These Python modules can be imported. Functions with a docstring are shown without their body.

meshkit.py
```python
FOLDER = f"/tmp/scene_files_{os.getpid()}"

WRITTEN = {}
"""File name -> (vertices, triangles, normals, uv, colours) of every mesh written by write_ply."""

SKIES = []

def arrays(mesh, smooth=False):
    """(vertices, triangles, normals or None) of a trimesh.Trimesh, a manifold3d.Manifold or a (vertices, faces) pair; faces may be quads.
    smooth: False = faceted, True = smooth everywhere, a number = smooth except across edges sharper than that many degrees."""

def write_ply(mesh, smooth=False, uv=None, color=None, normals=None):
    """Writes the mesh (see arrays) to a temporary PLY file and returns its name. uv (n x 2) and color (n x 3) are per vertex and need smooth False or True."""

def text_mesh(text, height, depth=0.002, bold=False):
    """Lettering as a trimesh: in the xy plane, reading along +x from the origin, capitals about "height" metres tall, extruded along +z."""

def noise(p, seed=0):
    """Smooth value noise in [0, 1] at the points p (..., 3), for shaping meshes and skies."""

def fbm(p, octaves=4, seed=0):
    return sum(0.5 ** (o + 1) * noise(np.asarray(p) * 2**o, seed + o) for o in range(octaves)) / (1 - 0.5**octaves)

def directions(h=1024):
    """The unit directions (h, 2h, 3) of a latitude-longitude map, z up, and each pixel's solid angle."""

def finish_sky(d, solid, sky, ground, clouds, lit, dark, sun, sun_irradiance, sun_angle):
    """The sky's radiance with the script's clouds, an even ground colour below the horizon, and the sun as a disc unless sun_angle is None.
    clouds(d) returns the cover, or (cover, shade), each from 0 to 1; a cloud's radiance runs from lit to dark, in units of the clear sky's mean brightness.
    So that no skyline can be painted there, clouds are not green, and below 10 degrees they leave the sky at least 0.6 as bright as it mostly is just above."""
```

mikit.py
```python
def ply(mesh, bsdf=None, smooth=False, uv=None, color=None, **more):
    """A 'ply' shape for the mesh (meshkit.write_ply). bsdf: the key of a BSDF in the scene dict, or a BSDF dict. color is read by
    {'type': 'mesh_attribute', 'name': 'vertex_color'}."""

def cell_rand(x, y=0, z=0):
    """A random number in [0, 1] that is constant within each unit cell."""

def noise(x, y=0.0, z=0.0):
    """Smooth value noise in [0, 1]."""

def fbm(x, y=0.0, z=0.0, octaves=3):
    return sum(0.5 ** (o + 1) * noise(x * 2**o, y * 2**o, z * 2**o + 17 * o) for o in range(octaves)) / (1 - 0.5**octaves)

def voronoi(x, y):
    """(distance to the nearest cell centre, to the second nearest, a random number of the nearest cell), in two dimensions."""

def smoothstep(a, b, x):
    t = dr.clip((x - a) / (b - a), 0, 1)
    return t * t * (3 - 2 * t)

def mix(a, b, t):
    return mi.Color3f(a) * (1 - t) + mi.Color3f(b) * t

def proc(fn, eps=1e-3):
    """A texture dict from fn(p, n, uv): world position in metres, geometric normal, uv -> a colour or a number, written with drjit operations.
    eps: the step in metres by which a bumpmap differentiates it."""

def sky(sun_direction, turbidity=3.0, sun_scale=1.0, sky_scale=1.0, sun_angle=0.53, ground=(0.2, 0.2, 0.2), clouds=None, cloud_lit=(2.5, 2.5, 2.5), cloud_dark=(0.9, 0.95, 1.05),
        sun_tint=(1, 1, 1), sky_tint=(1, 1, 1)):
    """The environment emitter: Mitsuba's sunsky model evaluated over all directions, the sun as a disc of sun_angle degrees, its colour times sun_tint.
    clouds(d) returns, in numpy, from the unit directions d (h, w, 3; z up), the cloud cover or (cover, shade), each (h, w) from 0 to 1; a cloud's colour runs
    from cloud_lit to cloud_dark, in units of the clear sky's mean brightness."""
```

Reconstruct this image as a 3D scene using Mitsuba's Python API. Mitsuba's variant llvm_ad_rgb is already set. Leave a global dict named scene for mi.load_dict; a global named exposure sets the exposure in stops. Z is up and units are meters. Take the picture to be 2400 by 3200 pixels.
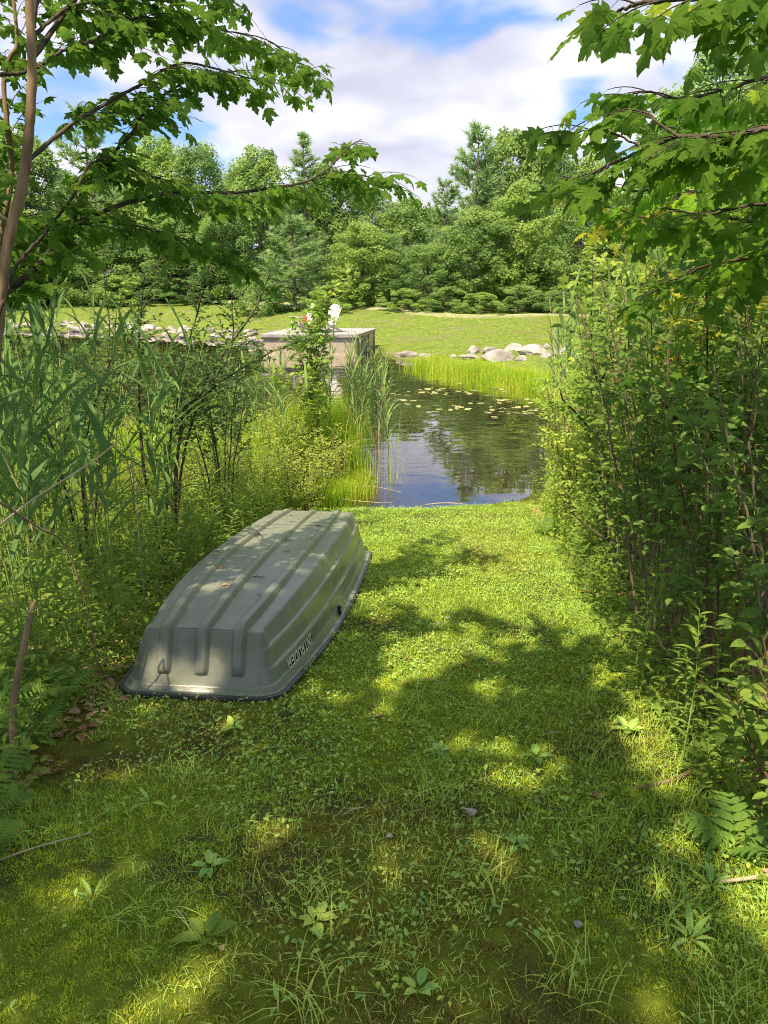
import math, random
import numpy as np, trimesh, mitsuba as mi, drjit as dr, meshkit, mikit
from mikit import noise, fbm, smoothstep, mix, proc, ply
T = mi.ScalarTransform4f
scene, labels = {}, {}

# ------------------------------------------------------------------ camera, sky, exposure
PITCH = math.radians(16.7)
scene['camera'] = {'type': 'perspective', 'fov': 53.13, 'fov_axis': 'x', 'near_clip': 0.05, 'far_clip': 2000.0,
    'to_world': T().look_at(origin=[0, 0, 2.9], target=[0, math.cos(PITCH), 2.9 - math.sin(PITCH)], up=[0, 0, 1])}
exposure = 2.42
SUN = np.array([-0.30, -0.58, 1.0]); SUN /= np.linalg.norm(SUN)


def clouds(d):
    k = 1.0 / (d[..., 2:3] + 0.22)
    p = np.concatenate([d[..., :1] * k * 2.3 + 55.229, d[..., 1:2] * k * 2.3 + 41.624, 0 * d[..., :1]], -1)
    q = p + 0.35 * (meshkit.fbm(p * 1.7, 3, 5)[..., None] - .5)
    n = meshkit.fbm(q * 1.15, 5, 11)
    cover = np.clip((n - 0.265) / 0.20, 0, 1)
    cover = cover * cover * (3 - 2 * cover)
    cover = np.maximum(cover, np.clip(1 - d[..., 2] / 0.16, 0, 1) * 0.75)
    shade = np.clip(meshkit.fbm(q * 1.9 + 9, 4, 3) * 2.4 - 0.75, 0, 1)
    return cover, shade


scene['sky'] = mikit.sky(SUN.tolist(), turbidity=3, clouds=clouds, cloud_lit=(2.2, 2.2, 2.4), cloud_dark=(1.45, 1.47, 1.8), sky_tint=(.78, .90, 1.08), sun_tint=(1.03, 1.0, .92))

# ------------------------------------------------------------------ helpers
used = {}


def numbered(name):
    n = used.get(name, -1) + 1
    used[name] = n
    return name if n == 0 else f'{name}_{n:03d}'


def lab(key, label, cat=None, group=None, kind=None):
    d = {'label': label}
    if cat: d['category'] = cat
    if group: d['group'] = group
    if kind: d['kind'] = kind
    labels[key] = d


def put(name, mesh, bsdf, parent=None, smooth=False, kind=None, **more):
    key = numbered(name if parent is None else parent + '__' + name)
    scene[key] = ply(mesh, bsdf, smooth=smooth, **more)
    if kind: labels[key] = {'kind': kind}
    return key


def rng(s): return np.random.default_rng(s)


def unit(v): return v / (np.linalg.norm(v, axis=-1, keepdims=True) + 1e-12)


def smooth_path(pts, n):
    """Catmull-Rom through pts, n points."""
    p = np.asarray(pts, float)
    if len(p) == 2: return p[0] + (p[1] - p[0]) * np.linspace(0, 1, n)[:, None]
    q = np.vstack([2 * p[0] - p[1], p, 2 * p[-1] - p[-2]])
    t = np.linspace(0, len(p) - 1 - 1e-9, n)
    i = t.astype(int); f = (t - i)[:, None]
    a, b, c, d = q[i], q[i + 1], q[i + 2], q[i + 3]
    return .5 * (2 * b + (c - a) * f + (2 * a - 5 * b + 4 * c - d) * f * f + (3 * b - a - 3 * c + d) * f ** 3)


def tube(p, r, sides=6, cap=True):
    p = np.asarray(p, float)
    t = unit(np.gradient(p, axis=0))
    r = np.broadcast_to(r, (len(p),))
    a = np.cross(t, np.where(np.abs(t[:, 2:]) < .9, [0, 0, 1.], [1., 0, 0])); a = unit(a)
    for i in range(1, len(a)):
        v = a[i - 1] - t[i] * (a[i - 1] @ t[i]); a[i] = v / (np.linalg.norm(v) + 1e-12)
    b = np.cross(t, a)
    ang = np.arange(sides) * 2 * np.pi / sides
    v = (p[:, None] + r[:, None, None] * (np.cos(ang)[None, :, None] * a[:, None] + np.sin(ang)[None, :, None] * b[:, None])).reshape(-1, 3)
    i, j = np.meshgrid(np.arange(len(p) - 1), np.arange(sides), indexing='ij')
    q = np.stack([i * sides + j, i * sides + (j + 1) % sides, (i + 1) * sides + (j + 1) % sides, (i + 1) * sides + j], -1).reshape(-1, 4)
    f = np.vstack([q[:, [0, 1, 2]], q[:, [0, 2, 3]]])
    if cap:
        n = len(v)
        v = np.vstack([v, p[:1], p[-1:]])
        k = np.arange(sides); l = (len(p) - 1) * sides
        f = np.vstack([f, np.stack([(k + 1) % sides, k, k * 0 + n], 1), np.stack([l + k, l + (k + 1) % sides, k * 0 + n + 1], 1)])
    return v, f


def cat(parts):
    vs, fs, at = [], [], 0
    for v, f in parts:
        vs.append(v); fs.append(np.asarray(f) + at); at += len(v)
    return np.vstack(vs), np.vstack(fs)


def frames(pos, d, nrm, s):
    """(N,4,4): local y along d, local z near nrm, scaled by s (N or N,3)."""
    y = unit(np.asarray(d, float)); z = nrm - y * np.sum(nrm * y, -1, keepdims=True)
    bad = np.linalg.norm(z, axis=-1) < 1e-3
    z[bad] = np.cross(y[bad], [0.3, 0.9, 0.2]); z = unit(z)
    x = np.cross(y, z)
    s = np.asarray(s, float)
    s = np.broadcast_to(s[:, None] if s.ndim == 1 else s, (len(pos), 3))
    m = np.zeros((len(pos), 4, 4)); m[:, 3, 3] = 1
    m[:, :3, 0] = x * s[:, :1]; m[:, :3, 1] = y * s[:, 1:2]; m[:, :3, 2] = z * s[:, 2:]
    m[:, :3, 3] = pos
    return m


def bake(tpl, m):
    v, f = tpl
    vs = np.einsum('kij,nj->kni', m[:, :3, :3], v) + m[:, None, :3, 3]
    return vs.reshape(-1, 3), (f[None] + (np.arange(len(m)) * len(v))[:, None, None]).reshape(-1, 3)


groups = {}


def group_of(tpl_key, bsdf, smooth=False):
    k = (tpl_key, bsdf)
    if k not in groups:
        g = f'shape_{len(groups)}'
        scene[g] = {'type': 'shapegroup', 'leaf': ply(TPL[tpl_key], bsdf, smooth=smooth)}
        groups[k] = g
    return groups[k]


def inst(key, g, m):
    scene[key] = {'type': 'instance', 'to_world': T(np.asarray(m, float)), 'shapegroup': {'type': 'ref', 'id': g}}


CAM = np.array([0, 0, 2.9])
FW = np.array([0, math.cos(PITCH), -math.sin(PITCH)]); UP = np.array([0, math.sin(PITCH), math.cos(PITCH)])


def in_view(p, m=0.03):
    q = p - CAM; z = q @ FW
    return (z > .2) & (np.abs(q[:, 0] / z) < .5 + m) & (np.abs(q @ UP / z) < .6667 + m)


def leaves(parent, name, sets, n_parts, foliage='foliage', smooth=False):
    """sets: list of (template key, bsdf, matrices). The n_parts that show largest become parts, the rest one part of the thing per material."""
    allm = [(s, i) for s in range(len(sets)) for i in range(len(sets[s][2]))]
    if not allm: return
    size = np.concatenate([np.linalg.norm(m[:, :3, 1], axis=1) / np.maximum(np.linalg.norm(m[:, :3, 3] - CAM, axis=1), .3) * np.where(in_view(m[:, :3, 3]), 1, .01) for _, _, m in sets])
    order = np.argsort(-size)[:n_parts] if n_parts else []
    chosen = set(int(o) for o in order)
    rest, k = {}, 0
    at = 0
    for tk, b, m in sets:
        mine = np.array([at + i in chosen for i in range(len(m))], bool)
        for i in np.nonzero(mine)[0]:
            inst(numbered(f'{parent}__{name}'), group_of(tk, b, smooth), m[i])
        if (~mine).any(): rest.setdefault(b, []).append(bake(TPL[tk], m[~mine]))
        at += len(m)
    for b, parts in rest.items():
        key = numbered(f'{parent}__{foliage}')
        scene[key] = ply(cat(parts), b, smooth=smooth)
        labels[key] = {'kind': 'stuff'}


# ------------------------------------------------------------------ leaf templates: base at the origin, along +y, face up +z
TPL = {}


def blade(L, W, prof, n, fold=.12, droop=0.0, power=1.6, wave=0.0, seed=0):
    """A leaf as a strip: prof(t) half width in 0..1, folded along its midrib, drooping."""
    t = np.linspace(0, 1, n + 1)
    ang = droop * t ** power
    dy = np.cos(ang) * L / n; dz = -np.sin(ang) * L / n
    y = np.concatenate([[0], np.cumsum(dy[:-1])]); z = np.concatenate([[0], np.cumsum(dz[:-1])])
    w = W * .5 * prof(t)
    off = wave * np.sin(t * 9 + seed)
    v = np.zeros((3 * (n + 1), 3))
    for k, s in ((0, -1), (1, 0), (2, 1)):
        v[k::3, 0] = s * w; v[k::3, 1] = y - 0 * w; v[k::3, 2] = z + abs(s) * w * fold * 2 + s * off * w
    f = []
    for i in range(n):
        for k in (0, 1):
            a, b = 3 * i + k, 3 * i + k + 1
            f += [(a, b, b + 3), (a, b + 3, a + 3)]
    f = np.array(f)
    A = v[f]; ar = np.linalg.norm(np.cross(A[:, 1] - A[:, 0], A[:, 2] - A[:, 0]), axis=1)
    return v, f[ar > 1e-12]


oval_p = lambda t: np.sin(np.pi * t ** .85) ** .8
lance_p = lambda t: np.sin(np.pi * t ** .7) ** .9
for i in range(3):
    TPL[f'oval{i}'] = blade(1, .5, oval_p, 5, .22, .35 + .35 * i, wave=.1, seed=i * 2)
    TPL[f'lance{i}'] = blade(1, .2, lance_p, 5, .25, .3 + .5 * i, wave=.1, seed=i)
    TPL[f'small{i}'] = blade(1, .48, oval_p, 3, .2, .4 * i)
reed_p = lambda t: np.minimum(1, t * 9 + .35) * (1 - t ** 2.2) ** .8
for i in range(8):
    TPL[f'reedleaf{i}'] = blade(1, .062 + .01 * (i % 3), reed_p, 9, .3, [.3, .6, .9, 1.3, 1.7, 2.1, .5, 1.1][i], power=[1.2, 1.6, 2.2, 1.5, 1.9, 2.6, 3.5, 4.][i], wave=.25, seed=i)

half = [(0, 0), (.09, -.075), (.2, -.085), (.31, -.03), (.40, .0), (.335, .075), (.30, .16), (.42, .21), (.50, .33), (.60, .40), (.47, .45), (.40, .53), (.27, .50), (.205, .48), (.22, .60), (.26, .71), (.155, .75), (.12, .86), (0, 1.0)]
half = np.array(half)


def maple(curl, side, seed, light=False):
    r = rng(seed)
    h = half.copy(); h[1:-1] += r.normal(0, .012, h[1:-1].shape)
    h2 = half.copy(); h2[1:-1] += r.normal(0, .012, h2[1:-1].shape)
    ring = np.vstack([h, h2[-2:0:-1] * [-1, 1]])
    c = np.array([[0, .22]])
    mid = c + (ring - c) * .5
    xy = np.vstack([c, mid, ring]); n = len(ring)
    f = []
    for i in range(n):
        j = (i + 1) % n
        if light: f += [(0, 1 + n + i, 1 + n + j)]
        else: f += [(0, 1 + i, 1 + j), (1 + i, 1 + n + i, 1 + n + j), (1 + i, 1 + n + j, 1 + j)]
    rr = np.linalg.norm(xy - [0, .22], axis=1)
    th = np.arctan2(xy[:, 0], xy[:, 1] - .0)
    z = -curl * rr ** 2 + side * np.abs(xy[:, 0]) + .035 * np.cos(th * 7) * rr * 2 + r.normal(0, .012, len(xy))
    return np.column_stack([xy[:, 0], xy[:, 1], z]), np.array(f)


def with_petiole(vf, L=.45):
    p = np.array([[0, -L, .10], [0, -L * .5, .03], [0, 0.02, 0.0]])
    v, f = tube(p, [.012, .010, .010], 3, cap=False)
    v, f = cat([vf, (v, f)])
    return v + [0, L, -.10], f


for i in range(5):
    TPL[f'maple{i}'] = with_petiole(maple([.25, .45, .7, .35, .9][i], [.12, -.2, .05, .3, -.35][i], 40 + i), .4)


def fern(droop, n=15, pw=.17, pl=1.0):
    parts = []
    t = np.linspace(0, 1, 18); ang = .15 + droop * t ** 1.4
    y = np.concatenate([[0], np.cumsum(np.cos(ang))[:-1]]) / 17; z = np.concatenate([[0], np.cumsum(-np.sin(ang - .6))[:-1]]) / 17
    rach = np.column_stack([0 * y, y, z])
    parts.append(tube(rach, np.linspace(.006, .002, 18), 3, cap=False))
    pin = blade(1, pw, lambda t: np.minimum(1, t * 6 + .5) * (1 - t) ** .6, 4, .1, .5)
    ps, ds, ss = [], [], []
    for k in range(n * 2):
        u = .16 + .84 * (k // 2) / (n - .0)
        i = min(int(u * 17), 16); p = rach[i] + (rach[i + 1] - rach[i]) * (u * 17 - i)
        tan = unit(rach[i + 1] - rach[i])
        side = 1 if k % 2 else -1
        ps.append(p); ds.append(np.array([side, 0, 0]) + tan * .45 + [0, 0, -.1])
        ss.append(.30 * pl * math.sin(math.pi * min(1, .18 + .82 * u)) ** .8 + .02)
    up = np.tile([0, .1, 1.], (len(ps), 1))
    parts.append(bake(pin, frames(np.array(ps), np.array(ds), up, np.array(ss))))
    return cat(parts)


for i in range(3): TPL[f'fern{i}'] = fern([.5, .9, 1.4][i])
TPL['lobed'] = fern(.9, 6, .36, 1.35)

for i in range(3): TPL[f'lobed_light{i}'] = with_petiole(maple([.3, .55, .8][i], [.12, -.2, .1][i], 60 + i, True), .4)
# a leaf clump for far crowns: one folded diamond
TPL['chip'] = (np.array([[0, 0, 0], [.38, .45, .1], [0, 1, -.05], [-.38, .45, .1]]), np.array([[0, 1, 2], [0, 2, 3]]))
TPL['needle'] = (np.array([[-.05, 0, 0], [.05, 0, 0], [0.0, 1, -.08]]), np.array([[0, 1, 2]]))

# ------------------------------------------------------------------ materials


def leafmat(name, c1, c2, trans=1.0, rough=.42, ns=11.0, c3=None, ns3=.9):
    up = lambda q: [x * (1.5 if max(q) < .45 else 1.2) for x in q]
    a, b, c = mi.Color3f(*up(c1)), mi.Color3f(*up(c2)), mi.Color3f(*up(c3 or c1))

    def fn(p, n, uv):
        k = smoothstep(.3, .7, noise(p.x * ns, p.y * ns, p.z * ns))
        col = mix(a, b, k)
        if c3: col = mix(col, c, smoothstep(.5, .72, noise(p.x * ns3 + 7, p.y * ns3, p.z * ns3)))
        return col
    scene[name] = {'type': 'principledthin', 'base_color': proc(fn), 'roughness': rough, 'diff_trans': trans, 'eta': 1.5}


def solid(name, c1, c2, rough=.8, ns=(20, 20, 20), spec=.3, more=None):
    a, b = mi.Color3f(*c1), mi.Color3f(*c2)
    fn = lambda p, n, uv: mix(a, b, smoothstep(.25, .75, fbm(p.x * ns[0], p.y * ns[1], p.z * ns[2], 3)))
    scene[name] = {'type': 'twosided', 'bsdf': {'type': 'principled', 'base_color': proc(fn), 'roughness': rough, 'specular': spec, **(more or {})}}


leafmat('maple_leaf', (.080, .165, .026), (.12, .22, .032), 1.25, .36)
leafmat('maple_yellow_leaf', (.26, .33, .03), (.36, .33, .04), 1.1, c3=(.16, .32, .03))
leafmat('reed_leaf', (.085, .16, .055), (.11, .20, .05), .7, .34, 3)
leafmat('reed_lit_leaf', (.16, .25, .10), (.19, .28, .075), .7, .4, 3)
leafmat('shrub_leaf', (.095, .175, .045), (.14, .235, .05), .9, .33)
leafmat('shrub_dark_leaf', (.07, .13, .04), (.10, .175, .045), .8, .33)
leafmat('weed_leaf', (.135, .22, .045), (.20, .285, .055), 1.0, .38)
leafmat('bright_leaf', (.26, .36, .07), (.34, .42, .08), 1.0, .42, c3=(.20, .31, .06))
leafmat('fern_leaf', (.10, .20, .045), (.15, .26, .05), 1.0, .5)
leafmat('grass_blade', (.20, .32, .055), (.31, .44, .075), .5, .40, 25, c3=(.33, .43, .085))
leafmat('sedge_blade', (.28, .40, .035), (.36, .44, .055), 1.0, .5, 2)
leafmat('moss_tuft', (.20, .29, .028), (.36, .43, .045), .5, .6, 40, c3=(.20, .17, .04))
leafmat('clover_leaf', (.17, .31, .085), (.29, .43, .10), .6, .30, 25, c3=(.33, .43, .085), ns3=14)
leafmat('far_leaf', (.16, .26, .08), (.23, .33, .10), .9, .5, .9, c3=(.13, .22, .075), ns3=.35)
leafmat('far_bright_leaf', (.20, .31, .085), (.26, .36, .095), .9, .5, .9, c3=(.22, .32, .085), ns3=.35)
leafmat('far_needle', (.19, .30, .12), (.25, .36, .15), .7, .5, 1.0)
leafmat('dry_leaf', (.22, .13, .07), (.34, .24, .15), .4, .7, 18)
leafmat('lily_leaf', (.22, .26, .11), (.32, .31, .15), .4, .35, 4)
solid('dead_wood', (.15, .105, .06), (.27, .20, .125), .85, (25, 25, 6))
solid('bark', (.13, .09, .052), (.25, .18, .11), .85, (25, 25, 6))
solid('dark_bark', (.045, .036, .028), (.11, .088, .068), .8, (30, 30, 8))
solid('pale_stem', (.34, .28, .18), (.48, .41, .28), .7, (18, 18, 4))
solid('red_stem', (.12, .07, .045), (.21, .14, .09), .7, (18, 18, 6))
solid('shrub_stem', (.13, .105, .07), (.23, .19, .13), .8, (20, 20, 5))
solid('green_stem', (.16, .26, .05), (.24, .33, .08), .6, (8, 8, 3))
solid('trunk_far', (.10, .085, .07), (.20, .18, .155), .9, (4, 4, 1))
solid('stone', (.22, .205, .20), (.42, .39, .37), .85, (2.2, 2.2, 2.2))
solid('pebble_look', (.25, .22, .2), (.42, .38, .35), .8, (30, 30, 30))
solid('concrete', (.35, .30, .23), (.46, .40, .32), .85, (.8, .8, 2.5))
solid('deck_wood', (.22, .215, .21), (.35, .345, .34), .8, (3, 20, 3))
solid('white_wood', (.46, .44, .42), (.62, .61, .59), .5, (6, 6, 6))
solid('rust_wood', (.25, .15, .11), (.4, .28, .22), .7, (8, 8, 3))
solid('red_cloth', (.45, .05, .06), (.55, .09, .08), .8, (9, 9, 9))
scene['wire'] = {'type': 'principled', 'base_color': {'type': 'rgb', 'value': [.45, .45, .45]}, 'metallic': .7, 'roughness': .45}
scene['dark_gap'] = {'type': 'twosided', 'bsdf': {'type': 'diffuse', 'reflectance': {'type': 'rgb', 'value': [.05, .045, .04]}}}

# ------------------------------------------------------------------ the lie of the land
POND = np.array([(-0.95, 9.75), (-.3, 9.85), (0.5, 9.82), (1.3, 10.0), (1.9, 10.25), (2.5, 11.2), (2.9, 13.7), (3.8, 17.), (5.4, 19.4), (4.4, 21.6), (2.7, 25.3), (1.2, 28.3), (0.4, 30.0), (-0.3, 33), (-0.45, 36.0),
                 (-5.0, 36.5), (-9, 40.5), (-17, 46.5), (-36, 55), (-36, 14), (-12, 12.4), (-6, 12.6), (-2.5, 12.8), (-.6, 12.5), (-0.1, 11.5), (-.45, 10.5)])


def sdist(x, y):
    """Signed distance to the shore, negative in the pond."""
    p = np.stack([np.ravel(x), np.ravel(y)], -1).astype(float)
    best, inside = np.full(len(p), 1e9), np.zeros(len(p), bool)
    for a, b in zip(POND, np.roll(POND, -1, 0)):
        ab = b - a; t = np.clip(((p - a) @ ab) / (ab @ ab), 0, 1)
        best = np.minimum(best, np.linalg.norm(p - a - t[:, None] * ab, axis=1))
        c = (a[1] > p[:, 1]) != (b[1] > p[:, 1])
        inside ^= c & (p[:, 0] < (b[0] - a[0]) * (p[:, 1] - a[1]) / (b[1] - a[1] + 1e-12) + a[0])
    return np.where(inside, -best, best).reshape(np.shape(x))


def gz(x, y):
    x, y = np.asarray(x, float), np.asarray(y, float)
    d = sdist(x, y)
    near = 1 / (1 + np.exp(np.clip((y - 16 - np.maximum(x - 3, 0) * .15) * 1.2, -60, 60)))
    slope = 1.15 - .115 * y
    zn = np.where(y < 9.6, np.maximum(slope, 0.0) * 1.0, 0) * np.clip((9.9 - y) / .4, 0, 1) + .10 * np.clip(d, 0, 6) * np.clip((y - 9.0) / 1.0, 0, 1)
    zn = np.where(y < 9.0, slope, zn + 0 * d)
    crest = 1.45 + .25 * np.clip((-x) / 12, 0, 1.6) - .02 * np.clip(x, 0, 10)
    raw = .125 * np.maximum(d - .3, 0) + .02 * np.clip(d, 0, .3)
    k = .06
    zf = -k * np.log(np.exp(-np.minimum(raw, 5) / k) + np.exp(-crest / k))
    zf = zf + k * np.log(1 + np.exp(-crest / k))
    zo = near * zn + (1 - near) * zf
    bed = -np.minimum(.03 + .22 * np.maximum(-d, 0), 1.1)
    return np.where(d > 0, np.maximum(zo, .004), bed)


def bump(x, y):
    q = np.stack([x, y, 0 * x], -1)
    return (meshkit.fbm(q * 3.1, 3, 2) - .5) * .05 + (meshkit.fbm(q * 14, 2, 4) - .5) * .018


xs = np.concatenate([np.linspace(-160, -9, 34)[:-1], np.linspace(-9, -2.6, 60)[:-1], np.linspace(-2.6, 2.6, 120)[:-1], np.linspace(2.6, 9, 60)[:-1], np.linspace(9, 160, 34)])
ys = np.concatenate([np.linspace(-60, 0, 24)[:-1], np.linspace(0, 12, 220)[:-1], np.linspace(12, 55, 130)[:-1], np.linspace(55, 260, 24)])
GX, GY = np.meshgrid(xs, ys)
D0 = sdist(GX, GY)
GZ = gz(GX, GY) + bump(GX, GY) * np.clip(D0 / .5, .25, 1) * np.where(GY < 12, 1, .6)
GZ = np.where(D0 > 0.06, np.maximum(GZ, .008), np.where(D0 < 0, np.minimum(GZ, -.012), GZ))
ny, nx = GX.shape
ii, jj = np.meshgrid(np.arange(ny - 1), np.arange(nx - 1), indexing='ij')
quads = np.stack([ii * nx + jj, ii * nx + jj + 1, (ii + 1) * nx + jj + 1, (ii + 1) * nx + jj], -1).reshape(-1, 4)


def ground_color(p, n, uv):
    f = fbm(p.x * 2.2, p.y * 2.2, 0, 4)
    g = fbm(p.x * 30, p.y * 30, 3, 2)
    soil = mix((.04, .046, .016), (.085, .09, .03), g)
    moss = mix((.07, .105, .014), (.145, .19, .024), g)
    near = mix(soil, moss, smoothstep(.25, .45, f))
    h = fbm(p.x * .8, p.y * 1.3, 5, 4)
    lawn = mix((.125, .19, .036), (.20, .265, .055), smoothstep(.3, .7, fbm(p.x * 9, p.y * 9, 2, 3)))
    lawn = mix(lawn, (.21, .17, .12), smoothstep(.48, .72, h) * .42)
    lawn = mix(lawn, (.12, .19, .03), smoothstep(.52, .72, fbm(p.x * 2.3 + 4, p.y * 3, 9, 3)) * .6)
    col = mix(near, lawn, smoothstep(14, 18, p.y))
    bed = mix((.022, .019, .011), (.05, .041, .023), fbm(p.x * 6, p.y * 6, 1, 4))
    return mix(bed, col, smoothstep(-.03, .03, p.z))


scene['ground_look'] = {'type': 'twosided', 'bsdf': {'type': 'diffuse', 'reflectance': proc(ground_color)}}
put('ground', (np.stack([GX, GY, GZ], -1).reshape(-1, 3), quads), 'ground_look', smooth=True)
lab('ground', 'mossy path sloping to the pond and the lawn bank beyond it', kind='structure')

# the water: one sheet with small ripples
wx = np.concatenate([np.linspace(-37, -3, 70)[:-1], np.linspace(-3, 6, 190), np.linspace(6.3, 9, 8)])
wy = np.concatenate([np.linspace(9.5, 14, 130)[:-1], np.linspace(14, 34, 300)[:-1], np.linspace(34, 57, 50)])
WX, WY = np.meshgrid(wx, wy)
q = np.stack([WX, WY, 0 * WX], -1)
amp = .35 + .9 * meshkit.fbm(q * [.35, .25, 1], 2, 8)
WZ = amp * (.0022 * (meshkit.noise(q * [2.2, 7.0, 1], 1) - .5) * 2 + .0016 * (meshkit.noise(q * [5.0, 11.0, 1] + .5 * meshkit.noise(q * 2, 4)[..., None], 2) - .5) * 2 + .004 * (meshkit.noise(q * [.8, 1.9, 1], 3) - .5))
WZ = WZ * np.clip((WY - 9.4) / 9, .08, .85)
n2, n1 = WX.shape
ii, jj = np.meshgrid(np.arange(n2 - 1), np.arange(n1 - 1), indexing='ij')
wq = np.stack([ii * n1 + jj, ii * n1 + jj + 1, (ii + 1) * n1 + jj + 1, (ii + 1) * n1 + jj], -1).reshape(-1, 4)
keep = (sdist(WX, WY).ravel()[wq] < .25).any(1)
scene['water_look'] = {'type': 'thindielectric', 'int_ior': 1.333, 'ext_ior': 1.0}
put('pond_water', (np.stack([WX, WY, WZ], -1).reshape(-1, 3), wq[keep]), 'water_look', smooth=True)
lab('pond_water', 'calm pond water reflecting the trees and the sky', kind='structure')

# the pale track along the top of the bank
solid('track', (.16, .19, .08), (.25, .26, .14), .9, (3, 3, 3))
pts = smooth_path([(-45, 75), (-22, 65), (-7, 54), (3, 44.5), (9, 41), (20, 36)], 90)
tn = unit(np.gradient(pts, axis=0)); nr = np.stack([-tn[:, 1], tn[:, 0]], -1)
row = [np.column_stack([(pts + nr * o), gz(*(pts + nr * o).T) + .035 + (.012 if abs(o) < .5 else -.05)]) for o in (-.6, -.4, 0, .4, .6)]
v = np.vstack(row); m_ = len(pts)
f = np.array([(a * m_ + i, a * m_ + i + 1, (a + 1) * m_ + i + 1, (a + 1) * m_ + i) for a in range(4) for i in range(m_ - 1)])
put('path', (v, f[:, ::-1]), 'track', smooth=True)
lab('path', 'pale gravel track along the top of the grassy bank', kind='structure')
# ------------------------------------------------------------------ the overturned boat
BO = np.array([-1.015, 3.72, .735])                       # ground under the middle of the near end
bu = np.array([.095, 1.0, -.1145]); bu /= np.linalg.norm(bu)
bv = np.cross(bu, [0, 0, 1.]); bv /= np.linalg.norm(bv)      # to the right
bw = np.cross(bv, bu)
B4 = np.eye(4); B4[:3, 0], B4[:3, 1], B4[:3, 2], B4[:3, 3] = bu, bv, bw, BO
LEN = 3.5


def boat_scratches(p, n, uv):
    k = fbm(p.x * 2.5, p.y * 2.5, p.z * 6, 4)
    c = mix((.150, .172, .132), (.182, .204, .164), smoothstep(.3, .7, k))
    s = smoothstep(.70, .80, noise(p.x * 60, p.y * 9, p.z * 60)) * smoothstep(.45, .7, noise(p.x * 2.2, p.y * 2.2, 4))
    c = mix(c, (.25, .25, .21), s * .5)
    d = smoothstep(.58, .75, fbm(p.x * 9, p.y * 9, p.z * 9, 3))
    st = smoothstep(.52, .8, noise(p.x * 28, p.y * 28, p.z * 2.2)) * smoothstep(.35, .65, noise(p.x * 3, p.y * 3, 8))
    c = mix(c, (.12, .12, .085), st * .30)
    return mix(c, (.14, .135, .09), d * .5)


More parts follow.
